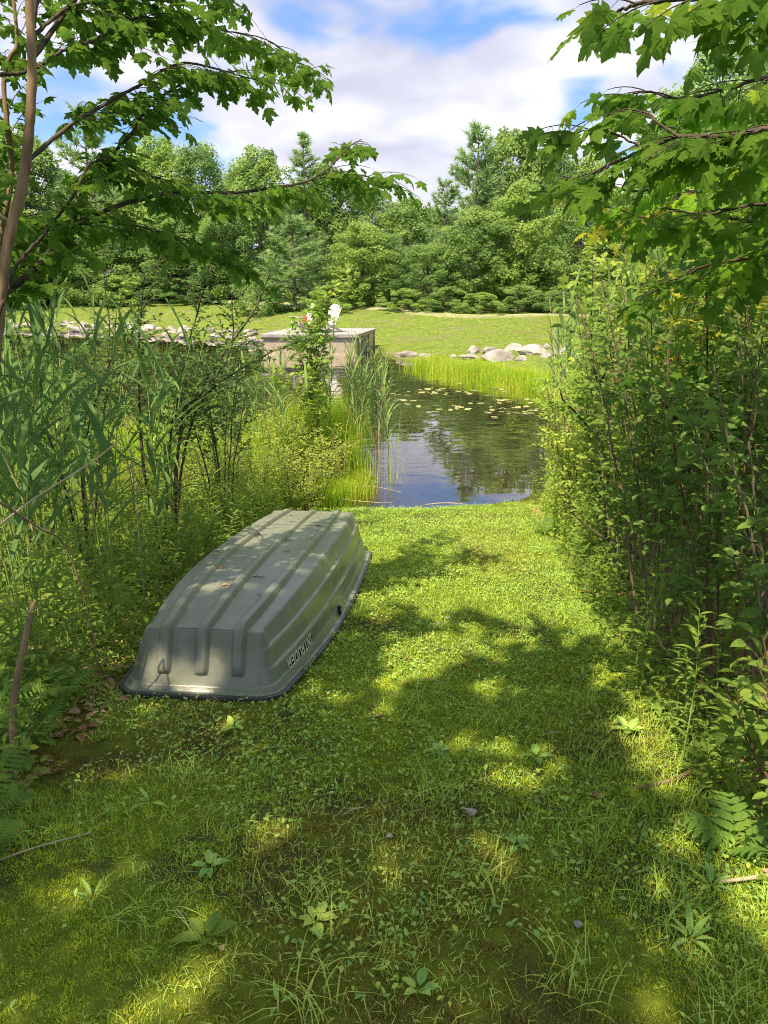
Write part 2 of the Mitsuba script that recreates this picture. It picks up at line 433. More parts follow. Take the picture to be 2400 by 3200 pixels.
scene['boat_plastic'] = {'type': 'twosided', 'bsdf': {'type': 'principled', 'base_color': proc(boat_scratches), 'specular': .5,
    'roughness': proc(lambda p, n, uv: .24 + .14 * fbm(p.x * 7, p.y * 7, p.z * 7, 3))}}
scene['boat_rim'] = {'type': 'twosided', 'bsdf': {'type': 'principled', 'base_color': {'type': 'rgb', 'value': [.05, .052, .058]}, 'roughness': .45, 'specular': .5}}
scene['black_rubber'] = {'type': 'twosided', 'bsdf': {'type': 'principled', 'base_color': {'type': 'rgb', 'value': [.015, .015, .016]}, 'roughness': .5}}
scene['letter_face'] = {'type': 'twosided', 'bsdf': {'type': 'principled', 'base_color': {'type': 'rgb', 'value': [.52, .53, .49]}, 'roughness': .45}}


def interp(x, xp, fp):
    from scipy.interpolate import PchipInterpolator
    return PchipInterpolator(xp, fp)(np.clip(x, xp[0], xp[-1]))


def b_h(u): return interp(u, [0, .10, .5, 1.0, 1.6, 2.6, 3.38, 3.5], [.335, .338, .378, .415, .43, .43, .415, .412])
def b_bot(u): return interp(u, [0, .09, .5, 1.2, 2.0, 2.8, 3.5], [.355, .362, .430, .480, .490, .470, .415])
def b_gun(u): return interp(u, [0, .1, .6, 1.3, 2.0, 2.8, 3.5], [.415, .43, .50, .555, .565, .555, .525])


def outline(k, n_side=46, n_end=16):
    """A closed ring in plan at relative height k (0 the rim on the ground, 1 the flat bottom): (u, v, corner share)."""
    u0, u1 = .105 * k ** .9, LEN - .055 * k
    rc0, rc1 = .13 - .06 * k, .10 - .05 * k

    def half(u):
        return b_gun(u) + (b_bot(u) - b_gun(u)) * k ** .92
    pts = []
    na = 9
    for e in range(n_end // 2, n_end + 1):      # near end from the middle to the right
        pass
    hw0, hw1 = float(half(u0 + rc0)), float(half(u1 - rc1))
    for v_ in np.linspace(0, hw0 - rc0, n_end // 2, endpoint=False): pts.append((u0, v_, 0))
    for a in np.linspace(0, np.pi / 2, na, endpoint=False):
        pts.append((u0 + rc0 * (1 - np.cos(a)), hw0 - rc0 + rc0 * np.sin(a), np.sin(a) ** 2 * .6))
    for u in np.linspace(u0 + rc0, u1 - rc1, n_side): pts.append((u, float(half(u)), 1))
    for a in np.linspace(0, np.pi / 2, na + 1)[1:]:
        pts.append((u1 - rc1 + rc1 * np.sin(a), hw1 - rc1 + rc1 * np.cos(a), np.cos(a) ** 2 * .6))
    for v_ in np.linspace(hw1 - rc1, 0, n_end // 2 + 1)[1:]: pts.append((u1, v_, 0))
    r = np.array(pts)
    l = r[-2:0:-1] * [1, -1, 1]
    return np.vstack([r, l])


def hull_ring(k, out_side=0.0, out_all=0.0, dz=0.0):
    o = outline(min(max(k, 0), 1))
    c = np.array([LEN / 2, 0])
    nrm = unit(np.roll(o[:, :2], -1, 0) - np.roll(o[:, :2], 1, 0)); nrm = np.stack([nrm[:, 1], -nrm[:, 0]], -1)
    s = np.sign(np.sum(nrm * (o[:, :2] - c), 1).sum()); nrm *= s
    off = out_side * o[:, 2] + out_all
    uv_ = o[:, :2] + nrm * off[:, None]
    return np.column_stack([uv_, k * b_h(o[:, 0]) + dz])


rings = [hull_ring(.035, 0, .040), hull_ring(.052, 0, .040), hull_ring(.062, 0, .034), hull_ring(.068, 0, .016), hull_ring(.085, 0, .010), hull_ring(.14, 0, .006), hull_ring(.165, 0, .003), hull_ring(.18, 0, -.004), hull_ring(.22, 0, -.006)]
for k, o in ((.36, .0), (.405, 0), (.42, -.003), (.432, -.016), (.445, -.018), (.50, -.018), (.60, -.016), (.715, -.016), (.73, -.019), (.742, -.034), (.755, -.037), (.82, -.042), (.90, -.050), (.945, -.055)):
    rings.append(hull_ring(k, o + .006, -.006))
rings += [hull_ring(.972, -.052, -.009), hull_ring(.990, -.056, -.012), hull_ring(.998, -.060, -.016), hull_ring(1.0, -.064, -.022)]
top = rings[-1]
for s in (.86, .66, .44, .22, .02):
    r = top.copy(); r[:, 1] *= s
    r[:, 2] = top[:, 2] + .006 * (1 - s ** 2)
    rings.append(r)
nr_ = len(rings[0])
V = np.vstack(rings)
Fq = np.array([(a * nr_ + i, a * nr_ + (i + 1) % nr_, (a + 1) * nr_ + (i + 1) % nr_, (a + 1) * nr_ + i) for a in range(len(rings) - 1) for i in range(nr_)])


def to_boat(v): return np.asarray(v) @ np.column_stack([bu, bv, bw]).T + BO


boat = numbered('rowing_boat')
lab(boat, 'olive grey plastic boat lying upside down on the grass beside the thicket', 'boat')
put('hull', (to_boat(V), Fq), 'boat_plastic', boat, smooth=26)
# gunwale: the dark lip around the rim
o = hull_ring(.02, 0, .036); o[:, 2] = .012
loop = np.vstack([o, o[:1]])
prof = [(-.012, -.014), (.012, -.014), (.016, -.004), (.014, .010), (.004, .014), (-.012, .012)]
tn = unit(np.roll(o, -1, 0) - np.roll(o, 1, 0)); sd_ = np.stack([tn[:, 1], -tn[:, 0], 0 * tn[:, 0]], -1)
sd_ *= np.sign(np.sum(sd_[:, :2] * (o[:, :2] - [LEN / 2, 0]), 1).sum())
G = np.stack([o + sd_ * a + np.array([0, 0, b]) for a, b in prof], 1).reshape(-1, 3)
n6 = len(prof)
Gf = np.array([(i * n6 + k, i * n6 + (k + 1) % n6, ((i + 1) % nr_) * n6 + (k + 1) % n6, ((i + 1) % nr_) * n6 + k) for i in range(nr_) for k in range(n6)])
put('gunwale', (to_boat(G), Gf), 'boat_rim', boat, smooth=40)
# three ribs that run along the bottom and down the near end
for vr in (-.56, .02, .58):
    us = np.linspace(.10, 3.40, 60)
    ks = np.array([.30, .33, .38, .48, .60, .72, .84, .93, .975])
    line, ups, wid, hgt = [], [], [], []
    for k in ks:
        u0 = .105 * k ** .9
        line.append((u0 - .0 + .006, vr * float(b_bot(.1)) * (1.0), k * float(b_h(u0)))); ups.append((-1., 0, .30)); t_ = min(1, (k - .30) / .09)
        wid.append(.030 + .004 * t_); hgt.append(.034 * math.sqrt(t_) - .008 * (1 - t_))
    line.append((.104 + .008, vr * float(b_bot(.1)), float(b_h(.1)) - .004)); ups.append((-.75, 0, .7)); wid.append(.034); hgt.append(.035)
    for u in us[1:]:
        fade = min(1, (3.41 - u) / .05 + .1)
        line.append((u, vr * float(b_bot(u)) * (.98 + 0 * u), float(b_h(u)) + .002)); ups.append((-.15 if u < .2 else 0, 0, 1.)); wid.append(.034 - .004 * (u > 1)); hgt.append((.033 + .010 * max(0, 1 - u / 1.2)) * fade)
    line, ups = np.array(line), unit(np.array(ups, float))
    wid, hgt = np.array(wid), np.array(hgt)
    sec = [(-1.38, -.006), (-1.18, .10), (-1.0, .45), (-.72, .94), (-.5, 1.), (.5, 1.), (.72, .94), (1.0, .45), (1.18, .10), (1.38, -.006)]
    side = np.array([0, 1., 0])
    R = np.stack([line + side * (a * wid)[:, None] + ups * ((b * hgt)[:, None] if b > 0 else -.008) for a, b in sec], 1)
    m_ = len(sec); R = R.reshape(-1, 3)
    Rf = [(i * m_ + k, i * m_ + k + 1, (i + 1) * m_ + k + 1, (i + 1) * m_ + k) for i in range(len(line) - 1) for k in range(m_ - 1)]
    Rf += [((len(line) - 1) * m_ + k, (len(line) - 1) * m_ + k + 1, (len(line) - 1) * m_ + m_ - 2 - k, (len(line) - 1) * m_ + m_ - 1 - k) for k in range(m_ // 2 - 1)]
    put('rib', (to_boat(R), np.array(Rf)), 'boat_plastic', boat, smooth=50)
# lettering on the right side, upside down as the boat is


def side_point(u, k, off):
    """A point on the right side at length u and relative height k."""
    h = float(b_h(u)); v_ = float(b_gun(u) + (b_bot(u) - b_gun(u)) * k ** .92)
    v2 = float(b_gun(u) + (b_bot(u) - b_gun(u)) * (k + .05) ** .92)
    nrm = unit(np.array([0, .05 * h, v_ - v2])); v_ += (-.006)
    return np.array([u, v_, k * h]) + nrm * off


def letters(text, height, u_start, k0, off, depth, bold):
    m = meshkit.text_mesh(text, height, depth, bold)
    m = m.subdivide_to_size(.02) if hasattr(m, 'subdivide_to_size') else m
    out = []
    for x, y, z in m.vertices:
        u = u_start - x * 1.0; k = k0 - (y + .18 * 0) / .36
        out.append(side_point(u + .12 * y, k, off + z))
    return np.array(out), np.array(m.faces)


n_ = 24; us_ = np.linspace(.735, .305, n_)
back = np.array([side_point(u + (.012 if kk > .3 else -.012), kk, .003) for kk in (.355, .150) for u in us_])
bf = np.array([(i, i + 1, n_ + i + 1, n_ + i) for i in range(n_ - 1)])
lk = put('lettering', (to_boat(back), bf), 'black_rubber', boat)
labels[lk] = {'label': 'upside down pale lettering with a dark outline'}
v_, f_ = letters('INTRUDER', .062, .72, .338, .0045, .001, True)
scene[boat + '__lettering__face'] = ply((to_boat(v_), f_), 'letter_face')
v_, f_ = letters('TM', .013, .335, .32, .0045, .001, False)
scene[boat + '__lettering__mark'] = ply((to_boat(v_), f_), 'letter_face')
# the small black fitting on the rim
p = side_point(1.42, .10, .02)
a_ = trimesh.creation.cylinder(.011, .05, sections=16); a_.apply_translation(p + [0, 0, .02])
b_ = trimesh.creation.cylinder(.017, .014, sections=16); b_.apply_translation(p + [0, 0, .045])
c_ = trimesh.creation.box([.07, .03, .014]); c_.apply_translation(p + [.01, 0, 0])
m_ = trimesh.util.concatenate([a_, b_, c_])
put('oarlock_socket', (to_boat(m_.vertices), m_.faces), 'black_rubber', boat, smooth=40)
# bits that have fallen on the hull: twigs and dry leaves
r = rng(5)
spots = [(3.1, -.12, 0), (2.75, -.05, 1), (2.62, .18, 1), (2.2, -.2, 0), (2.0, .07, 1), (1.85, -.02, 0), (1.62, .14, 1), (1.3, -.26, 1), (1.15, -.2, 0), (.95, .1, 1), (1.55, -.36, 1), (.55, .22, 1), (2.4, -.27, 1), (.78, -.05, 0)]
names = ['near the far end of the hull', 'left of the middle rib at the far end', 'beside the right rib at the far end', 'left of the left rib', 'beside the middle rib', 'on the middle rib', 'between the middle and right ribs', 'on the left rib', 'just right of the left rib', 'between the ribs towards the near end', 'at the left edge of the hull', 'by the right rib near the lettering end', 'far left of the left rib', 'close to the near end between the ribs']
for (u, v0, k), where in zip(spots, names):
    base = np.array([u, v0, float(b_h(u)) + (.030 if abs(v0 / float(b_bot(u)) - .02) < .07 or abs(abs(v0 / float(b_bot(u))) - .57) < .07 else .010)])
    a = r.uniform(0, 6.3)
    if k:
        L = r.uniform(.05, .13); w = np.array([math.cos(a), math.sin(a), 0])
        pth = base + np.outer(np.linspace(-.5, .5, 6) * L, w) + np.column_stack([r.normal(0, .004, 6), r.normal(0, .004, 6), np.abs(r.normal(0, .002, 6))])
        key = put('fallen_twig', tube(to_boat(pth), [.0018, .003, .0032, .003, .0025, .001], 5), 'dark_bark', smooth=True)
        lab(key, f'thin dark twig on the boat, {where}', 'twig', 'twigs on the boat')
    else:
        t_ = TPL['oval2']; m = frames(to_boat(base)[None], (math.cos(a) * bu + math.sin(a) * bv)[None], bw[None], np.array([.06]))
        key = numbered('fallen_leaf'); scene[key] = ply(bake(t_, m), 'dry_leaf')
        lab(key, f'small dry leaf on the boat, {where}', 'leaf', 'dry leaves on the boat')

for i in range(16):                                      # leaf bits caught along the rim on the path side
    u = .35 + 2.3 * (i + r.uniform(0, .8)) / 16; p = side_point(u, .07, .03); a = r.uniform(0, 6.3)
    m = frames(to_boat(p + [0, .004, .012])[None], (math.cos(a) * bu + math.sin(a) * bv)[None], (bw + r.normal(0, .3, 3))[None], np.array([r.uniform(.02, .045)]))
    key = numbered('fallen_leaf'); scene[key] = ply(bake(TPL['small1'], m), 'dry_leaf')
    lab(key, 'dry leaf scrap caught along the rim of the boat on the path side', 'leaf', 'leaf scraps along the boat rim')
# ------------------------------------------------------------------ the concrete dock with its chairs
DO = np.array([-1.15, 32.1, 0]); dx_ = unit(np.array([-1., .03, 0])); dy_ = unit(np.array([.17, 1., 0]))   # front right corner, along the front, along the side
dock = numbered('pond_dock')
lab(dock, 'square concrete dock with a grey plank deck standing in the pond', 'dock')


def dpt(a, b, z): return DO + dx_ * a + dy_ * b + np.array([0, 0, z])


def dbox(a0, a1, b0, b1, z0, z1):
    v = np.array([dpt(a, b, z) for a in (a0, a1) for b in (b0, b1) for z in (z0, z1)])
    f = np.array([[0, 1, 3], [0, 3, 2], [4, 6, 7], [4, 7, 5], [0, 4, 5], [0, 5, 1], [2, 3, 7], [2, 7, 6], [0, 2, 6], [0, 6, 4], [1, 5, 7], [1, 7, 3]])
    return v, f


DW, DD = 3.8, 4.2
def thin_box(*a):
    return dbox(*a)
put('front_wall', dbox(0.0, DW, 0, .25, -.5, .70), 'concrete', dock)
put('front_wall', dbox(-.02, DW + .02, -.05, .26, -.5, -.02 + .035), 'concrete', dock)
put('side_wall', dbox(DW - .25, DW, .252, DD, -.5, .70), 'concrete', dock)
put('side_wall', dbox(.22, .24, .26, DD, -.5, .70), 'dark_gap', dock)
put('cap_beam', dbox(-.06, DW + .06, -.04, DD, .702, .80), 'concrete', dock)
nb = 26
for i in range(nb):
    b0 = -.10 + i * (DD + .1) / nb
    put('deck_plank', dbox(-.10, DW + .1, b0 + .006, b0 + (DD + .1) / nb - .008, .803, .842 + .003 * math.sin(i * 7.1)), 'deck_wood', dock)
put('fascia', dbox(-.08, DW + .08, -.13, -.105, .72, .835), 'deck_wood', dock)
# the wire crib on the right side
wires = []
for z in np.linspace(.02, .66, 14): wires.append(tube(np.array([dpt(.02, b, z + .008 * math.sin(b * 9 + z * 40)) for b in np.linspace(.05, DD, 12)]), .009, 4))
for b in np.linspace(.05, DD, 30): wires.append(tube(np.array([dpt(.02, b, z) for z in (-.1, .3, .68)]), .009, 4))
put('wire_mesh', cat(wires), 'wire', dock, kind='stuff')
for b in (.02, 1.4, 2.8, 4.15): put('post', dbox(-.03, .06, b - .05, b + .05, -.4, .70), 'rust_wood', dock)


def chair(center, heading, mat_back, label, group):
    """A slatted garden chair: fanned back, arms, sloping seat."""
    c = numbered('garden_chair'); lab(c, label, 'chair', group)
    ch, sh = math.cos(heading), math.sin(heading)
    M = np.array([[ch, -sh, 0], [sh, ch, 0], [0, 0, 1.]])

    def slab(p0, p1, w, t, side):
        p0, p1, side = np.array(p0, float), np.array(p1, float), np.array(side, float)
        d = unit(p1 - p0); s = unit(side - d * (d @ side)); n = np.cross(d, s)
        v = np.array([p + s * w / 2 * a + n * t / 2 * b for p in (p0, p1) for a in (-1, 1) for b in (-1, 1)])
        f = np.array([[0, 1, 3], [0, 3, 2], [4, 6, 7], [4, 7, 5], [0, 4, 5], [0, 5, 1], [2, 3, 7], [2, 7, 6], [0, 2, 6], [0, 6, 4], [1, 5, 7], [1, 7, 3]])
        return v @ M.T + center, f
    # x forward (the sitter looks along +x), y left
    for i, s in enumerate(np.linspace(-1, 1, 7)):
        put('back_slat', slab((-.20, s * .20, .30), (-.52, s * .31, 1.17 - .17 * s * s), .088, .02, (0, 1, 0)), mat_back, c)
    put('back_rail', slab((-.37, -.30, .62), (-.37, .30, .62), .06, .022, (.35, 0, 1)), 'white_wood', c)
    for i, t in enumerate(np.linspace(0, 1, 6)):
        put('seat_slat', slab((.42 - .62 * t, -.27, .40 - .14 * t), (.42 - .62 * t, .27, .40 - .14 * t), .095, .02, (1, 0, .22)), 'white_wood', c)
    for s in (-1, 1):
        put('arm', slab((-.42, s * .36, .60), (.44, s * .36, .62), .13, .024, (0, 1, 0)), 'white_wood', c)
        put('leg', slab((.36, s * .30, 0), (.36, s * .30, .607), .09, .024, (1, 0, 0)), 'white_wood', c)
        put('leg', slab((-.60, s * .285, 0.02), (.42, s * .285, .37), .10, .024, (0, 0, 1)), 'white_wood', c)
    return c


chair(dpt(1.42, 1.15, .845), math.radians(232), 'white_wood', 'white slatted garden chair at the right of the dock deck, back towards the right', None)
chair(dpt(2.55, 1.5, .845), math.radians(215), 'white_wood', 'white slatted garden chair half hidden by the sapling, red cloth over it', None)
p = dpt(2.40, 1.35, 0)
v = []
cl = np.array([[(x, y) for x in np.linspace(-.10, .10, 6)] for y in np.linspace(0, 1, 9)])
vv = np.array([[p[0] + x + .02 * math.sin(y * 9), p[1] - .32 - .03 * math.sin(x * 30), 1.50 - .30 * y - .02 * abs(x)] for rowp in cl for x, y in rowp])
ff = np.array([(i * 6 + j, i * 6 + j + 1, (i + 1) * 6 + j + 1, (i + 1) * 6 + j) for i in range(8) for j in range(5)])
vv2 = vv + [0, .012, 0]
key = put('cloth', (np.vstack([vv, vv2]), np.vstack([ff, ff[:, ::-1] + len(vv)])), 'red_cloth', smooth=True)
lab(key, 'red cloth hanging over the half hidden white chair on the dock', 'cloth')
# ------------------------------------------------------------------ boulders and lily pads


def rock(center, size, seed, key_name, label, group=None, bsdf='stone', cat_='rock', sub=3):
    m = trimesh.creation.icosphere(subdivisions=sub)
    v = np.array(m.vertices); r = rng(seed)
    for _ in range(9):                                   # flat facets
        n = unit(r.normal(0, 1, 3)); d = r.uniform(.55, .9)
        o = v @ n - d; v = v - np.outer(np.maximum(o, 0) * .9, n)
    v += (meshkit.fbm(v * 2.3 + seed, 3, seed)[:, None] - .5) * .35 * unit(v)
    a = r.uniform(0, 6.3); c, s = math.cos(a), math.sin(a)
    v = v * [1, 1, 1] @ np.array([[c, -s, 0], [s, c, 0], [0, 0, 1.]]).T * np.array(size) / 2
    key = put(key_name, (v + center, m.faces), bsdf, smooth=35)
    lab(key, label, cat_, group)
    return key


far_rocks = [  # x, y, width, height, label
    (.90, 31.0, 1.3, .52, 'long pale boulder by the dock, leftmost on the far shore'),
    (1.55, 30.2, .62, .34, 'low pale boulder just right of the leftmost long one'),
    (1.60, 29.2, .48, .60, 'narrow pointed pale stone standing between gaps in the shore grass'),
    (2.62, 29.1, .55, .28, 'small brownish stone low in the grass below the bank'),
    (3.42, 29.8, .78, .66, 'blocky pale boulder with a square top above the shore grass'),
    (3.15, 28.6, 1.2, .34, 'flat pale slab lying in front of the blocky boulder'),
    (4.0, 29.3, .92, .52, 'medium pale boulder right of the blocky one'),
    (4.0, 27.6, 1.75, .80, 'broad pale boulder with a sloping face, largest on the far shore'),
    (4.9, 29.4, 1.1, .52, 'medium pale boulder behind the broad ones'),
    (5.3, 28.2, 1.6, .78, 'long tilted pale boulder right of the broadest one'),
    (4.75, 27.0, .6, .38, 'small pale stone at the foot of the long tilted boulder'),
    (5.6, 27.0, .7, .55, 'small upright pale stone right of the long tilted boulder'),
    (6.2, 27.2, 1.1, .6, 'pale boulder at the right end of the row, by the reeds'),
    (6.0, 28.9, .5, .4, 'reddish stone perched behind the long tilted boulder')]
for i, (x, y, w, h, l) in enumerate(far_rocks):
    z = float(gz(x, y))
    rock(np.array([x, y, max(z, 0) + h * .10]), (w * .72, w * .6, h * .72), 60 + i, 'boulder', l, None)
r = rng(9)
n = 0
for i in range(130):                                      # the stone lined shore at the left
    t = r.uniform(0, 1)
    x = -5.0 - 27 * t; y = np.interp(-x, [5, 9, 17, 36], [36.5, 40.5, 46.5, 55]) + r.uniform(-.1, 3.2)
    w = r.uniform(.3, .75); z = float(gz(x, y))
    rock(np.array([x, y, z + w * .15]), (w, w * .8, w * .65), 200 + i, 'shore_stone', 'pale stone in the band of stones along the left far shore', 'stones along the left far shore', sub=2)

# lily pads
r = rng(31)
cl = [(1.2, 21.5, 8, .5), (1.35, 20.9, 10, .45), (2.2, 21.0, 9, .6), (.35, 20.7, 6, .4), (.3, 19.5, 6, .4), (2.9, 19.2, 14, .8), (3.6, 17.9, 18, .8), (2.2, 17.9, 10, .7), (3.1, 17.3, 13, .7), (4.0, 16.6, 10, .5), (4.3, 19.2, 12, .7), (1.2, 18.1, 4, .3), (3.9, 15.7, 7, .5), (.1, 23.5, 6, .8), (2.6, 22.6, 7, 1.0)]
TPL['pad'] = None
a = np.linspace(.16, 2 * np.pi - .16, 15)
TPL['pad'] = (np.vstack([[[0, 0, 0]], np.column_stack([np.cos(a), np.sin(a), .03 * np.sin(a * 3)])]), np.array([(0, i, i + 1) for i in range(1, 15)]))
for cx, cy, k, s in cl:
    for _ in range(k):
        x, y = cx + r.normal(0, s), cy + r.normal(0, s * .55)
        if sdist(np.array([x]), np.array([y]))[0] > -.3: continue
        w = r.uniform(.045, .10)
        m = np.eye(4); b = r.uniform(0, 6.3)
        m[:3, :3] = np.array([[math.cos(b), -math.sin(b), 0], [math.sin(b), math.cos(b), 0], [0, 0, 1.]]) * w
        m[:3, 3] = (x, y, .011 + r.uniform(0, .004)); m[2, :2] += r.normal(0, .006, 2)
        key = numbered('lily_pad'); inst(key, group_of('pad', 'lily_leaf'), m)
        lab(key, 'small floating lily pad scattered over the open water of the pond', 'lily pad', 'lily pads on the pond')
# ------------------------------------------------------------------ far trees: unit height, trunk and crown


def broadleaf(seed, rmax=.30, nclump=170, per=130, low=.03, leaf=.019, peak=.45, ragged=.35):
    r = rng(seed)
    cs, rad = [], []
    while len(cs) < nclump:
        z = r.uniform(low, .97)
        env = rmax * (math.sin(math.pi * min(1, max(0, (z - low + .06) / (1.08 - low))) ** (math.log(.5) / math.log(peak))) ** .62)
        a = r.uniform(0, 6.283); rr = env * math.sqrt(r.uniform(.12, 1)) * (1 + ragged * (meshkit.noise(np.array([math.cos(a) * 1.6 + seed, math.sin(a) * 1.6, z * 5])) - .5))
        cs.append((math.cos(a) * rr, math.sin(a) * rr, z)); rad.append(r.uniform(.035, .07) * (rmax / .30) ** .5)
    cs, rad = np.array(cs), np.array(rad)
    limbs = []
    trunk = tube(np.array([[0, 0, -.03], [.004, .003, .25], [-.004, .006, .5], [.004, -.003, .8]]), [.016, .013, .009, .004], 7)
    for c in cs[::5]:
        z0 = c[2] * r.uniform(.45, .75); s = np.array([0, 0, z0])
        limbs.append(tube(smooth_path([s, s * .4 + c * .6 + [0, 0, -.02], c], 5), np.linspace(.0055, .0012, 5), 4))
    k = np.repeat(np.arange(nclump), per)
    n = unit(r.normal(0, 1, (len(k), 3)) + [0, 0, .35])
    pos = cs[k] + n * (rad[k] * r.uniform(.35, 1.1, len(k)) ** .7)[:, None] * [1.05, 1.05, .95]
    nr = unit(n + r.normal(0, .6, n.shape) + [0, 0, .5])
    d = unit(np.cross(nr, r.normal(0, 1, n.shape)) + .35 * n + [0, 0, -.3])
    crown = bake(TPL['chip'], frames(pos, d, nr, leaf * r.uniform(.65, 1.25, len(k))))
    return cat([trunk] + limbs), crown


def pine(seed, rmax=.24, tiers=20, low=.05, needle=.042, per=13, open_=.0, nb=6):
    r = rng(seed)
    trunk = [tube(np.array([[0, 0, -.03], [.003, .0, .4], [0, .003, .75], [0, 0, .99]]), [.013, .010, .006, .0015], 7)]
    P, Dn = [], []
    for t in range(tiers):
        z = low + (1 - low) * (t + r.uniform(-.3, .3)) / tiers
        z = min(max(z, low), .985)
        L0 = rmax * ((1 - z) ** .62 * .95 + .05) * min(1, .65 + z * 2.0)
        for b in range(nb):
            a = r.uniform(0, 6.283); L = L0 * r.uniform(.6, 1.12)
            rise = L * (.15 + .75 * z + r.uniform(-.12, .12))
            u = np.array([math.cos(a), math.sin(a), 0])
            pts = np.array([[0, 0, z], *(np.array([0, 0, z]) + u * L * f + np.array([0, 0, rise * f ** 1.5]) for f in (.33, .66, 1))])
            trunk.append(tube(pts, [.0035, .0028, .002, .0008], 3, cap=False))
            m = max(3, int(11 * L / rmax) + 2)
            for i in range(m):
                f = .28 + .72 * (i + r.uniform(0, 1)) / m
                c = np.array([0, 0, z]) + u * L * f + np.array([0, 0, rise * f ** 1.5])
                side = np.array([-u[1], u[0], 0]) * r.uniform(-1, 1) * L * .30 * (1.15 - f)
                c = c + side + [0, 0, r.uniform(-.004, .01)]
                dd = unit(u + side / (np.linalg.norm(side) + 1e-6) * .5 + [0, 0, .55 + .3 * z])
                P.append(np.repeat(c[None], per, 0)); Dn.append(dd + r.normal(0, .55, (per, 3)))
    c = np.array([0, 0, .985]); P.append(np.repeat(c[None], 14, 0)); Dn.append(np.array([0, 0, 1.4]) + r.normal(0, .4, (14, 3)))
    P, Dn = np.vstack(P), np.vstack(Dn)
    crown = bake(TPL['needle'], frames(P, unit(Dn), r.normal(0, 1, P.shape), np.column_stack([needle * 1.5 * np.ones(len(P)), needle * r.uniform(.7, 1.2, len(P)), needle * np.ones(len(P))])))
    return cat(trunk), crown


KINDS = {
    'broad_a': broadleaf(1), 'broad_b': broadleaf(2, .26, 160, 130, .03, .019, .5, .5), 'broad_c': broadleaf(3, .34, 185, 130, .02, .018, .38, .6),
    'bush': broadleaf(4, .52, 90, 120, -.02, .034, .40, .7),
    'pine_a': pine(11), 'pine_b': pine(12, .30, 18, .03, .045, 14), 'pine_c': pine(13, .17, 22, .10, .036, 12, nb=5)}
for k, (tr, cr) in KINDS.items():
    TPL[k + '_trunk'] = tr; TPL[k + '_crown'] = cr


def far_tree(x, y, top, width, kind, mat, name, label, group=None, rot=None, cat_='tree'):
    z0 = float(gz(x, y)) - .05
    h = top - z0
    k = numbered(name); lab(k, label, cat_, group)
    a = (x * 7.3 + y * 3.1) % 6.283 if rot is None else rot
    r0 = {'broad_a': .30, 'broad_b': .26, 'broad_c': .34, 'bush': .52, 'pine_a': .24, 'pine_b': .30, 'pine_c': .17}[kind]
    s = width / (2 * r0)
    m = np.eye(4); m[:3, :3] = np.array([[math.cos(a) * s, -math.sin(a) * s, 0], [math.sin(a) * s, math.cos(a) * s, 0], [0, 0, h]]); m[:3, 3] = (x, y, z0)
    inst(k + '__trunk', group_of(kind + '_trunk', 'trunk_far'), m)
    inst(k + '__crown', group_of(kind + '_crown', mat), m)
    return k


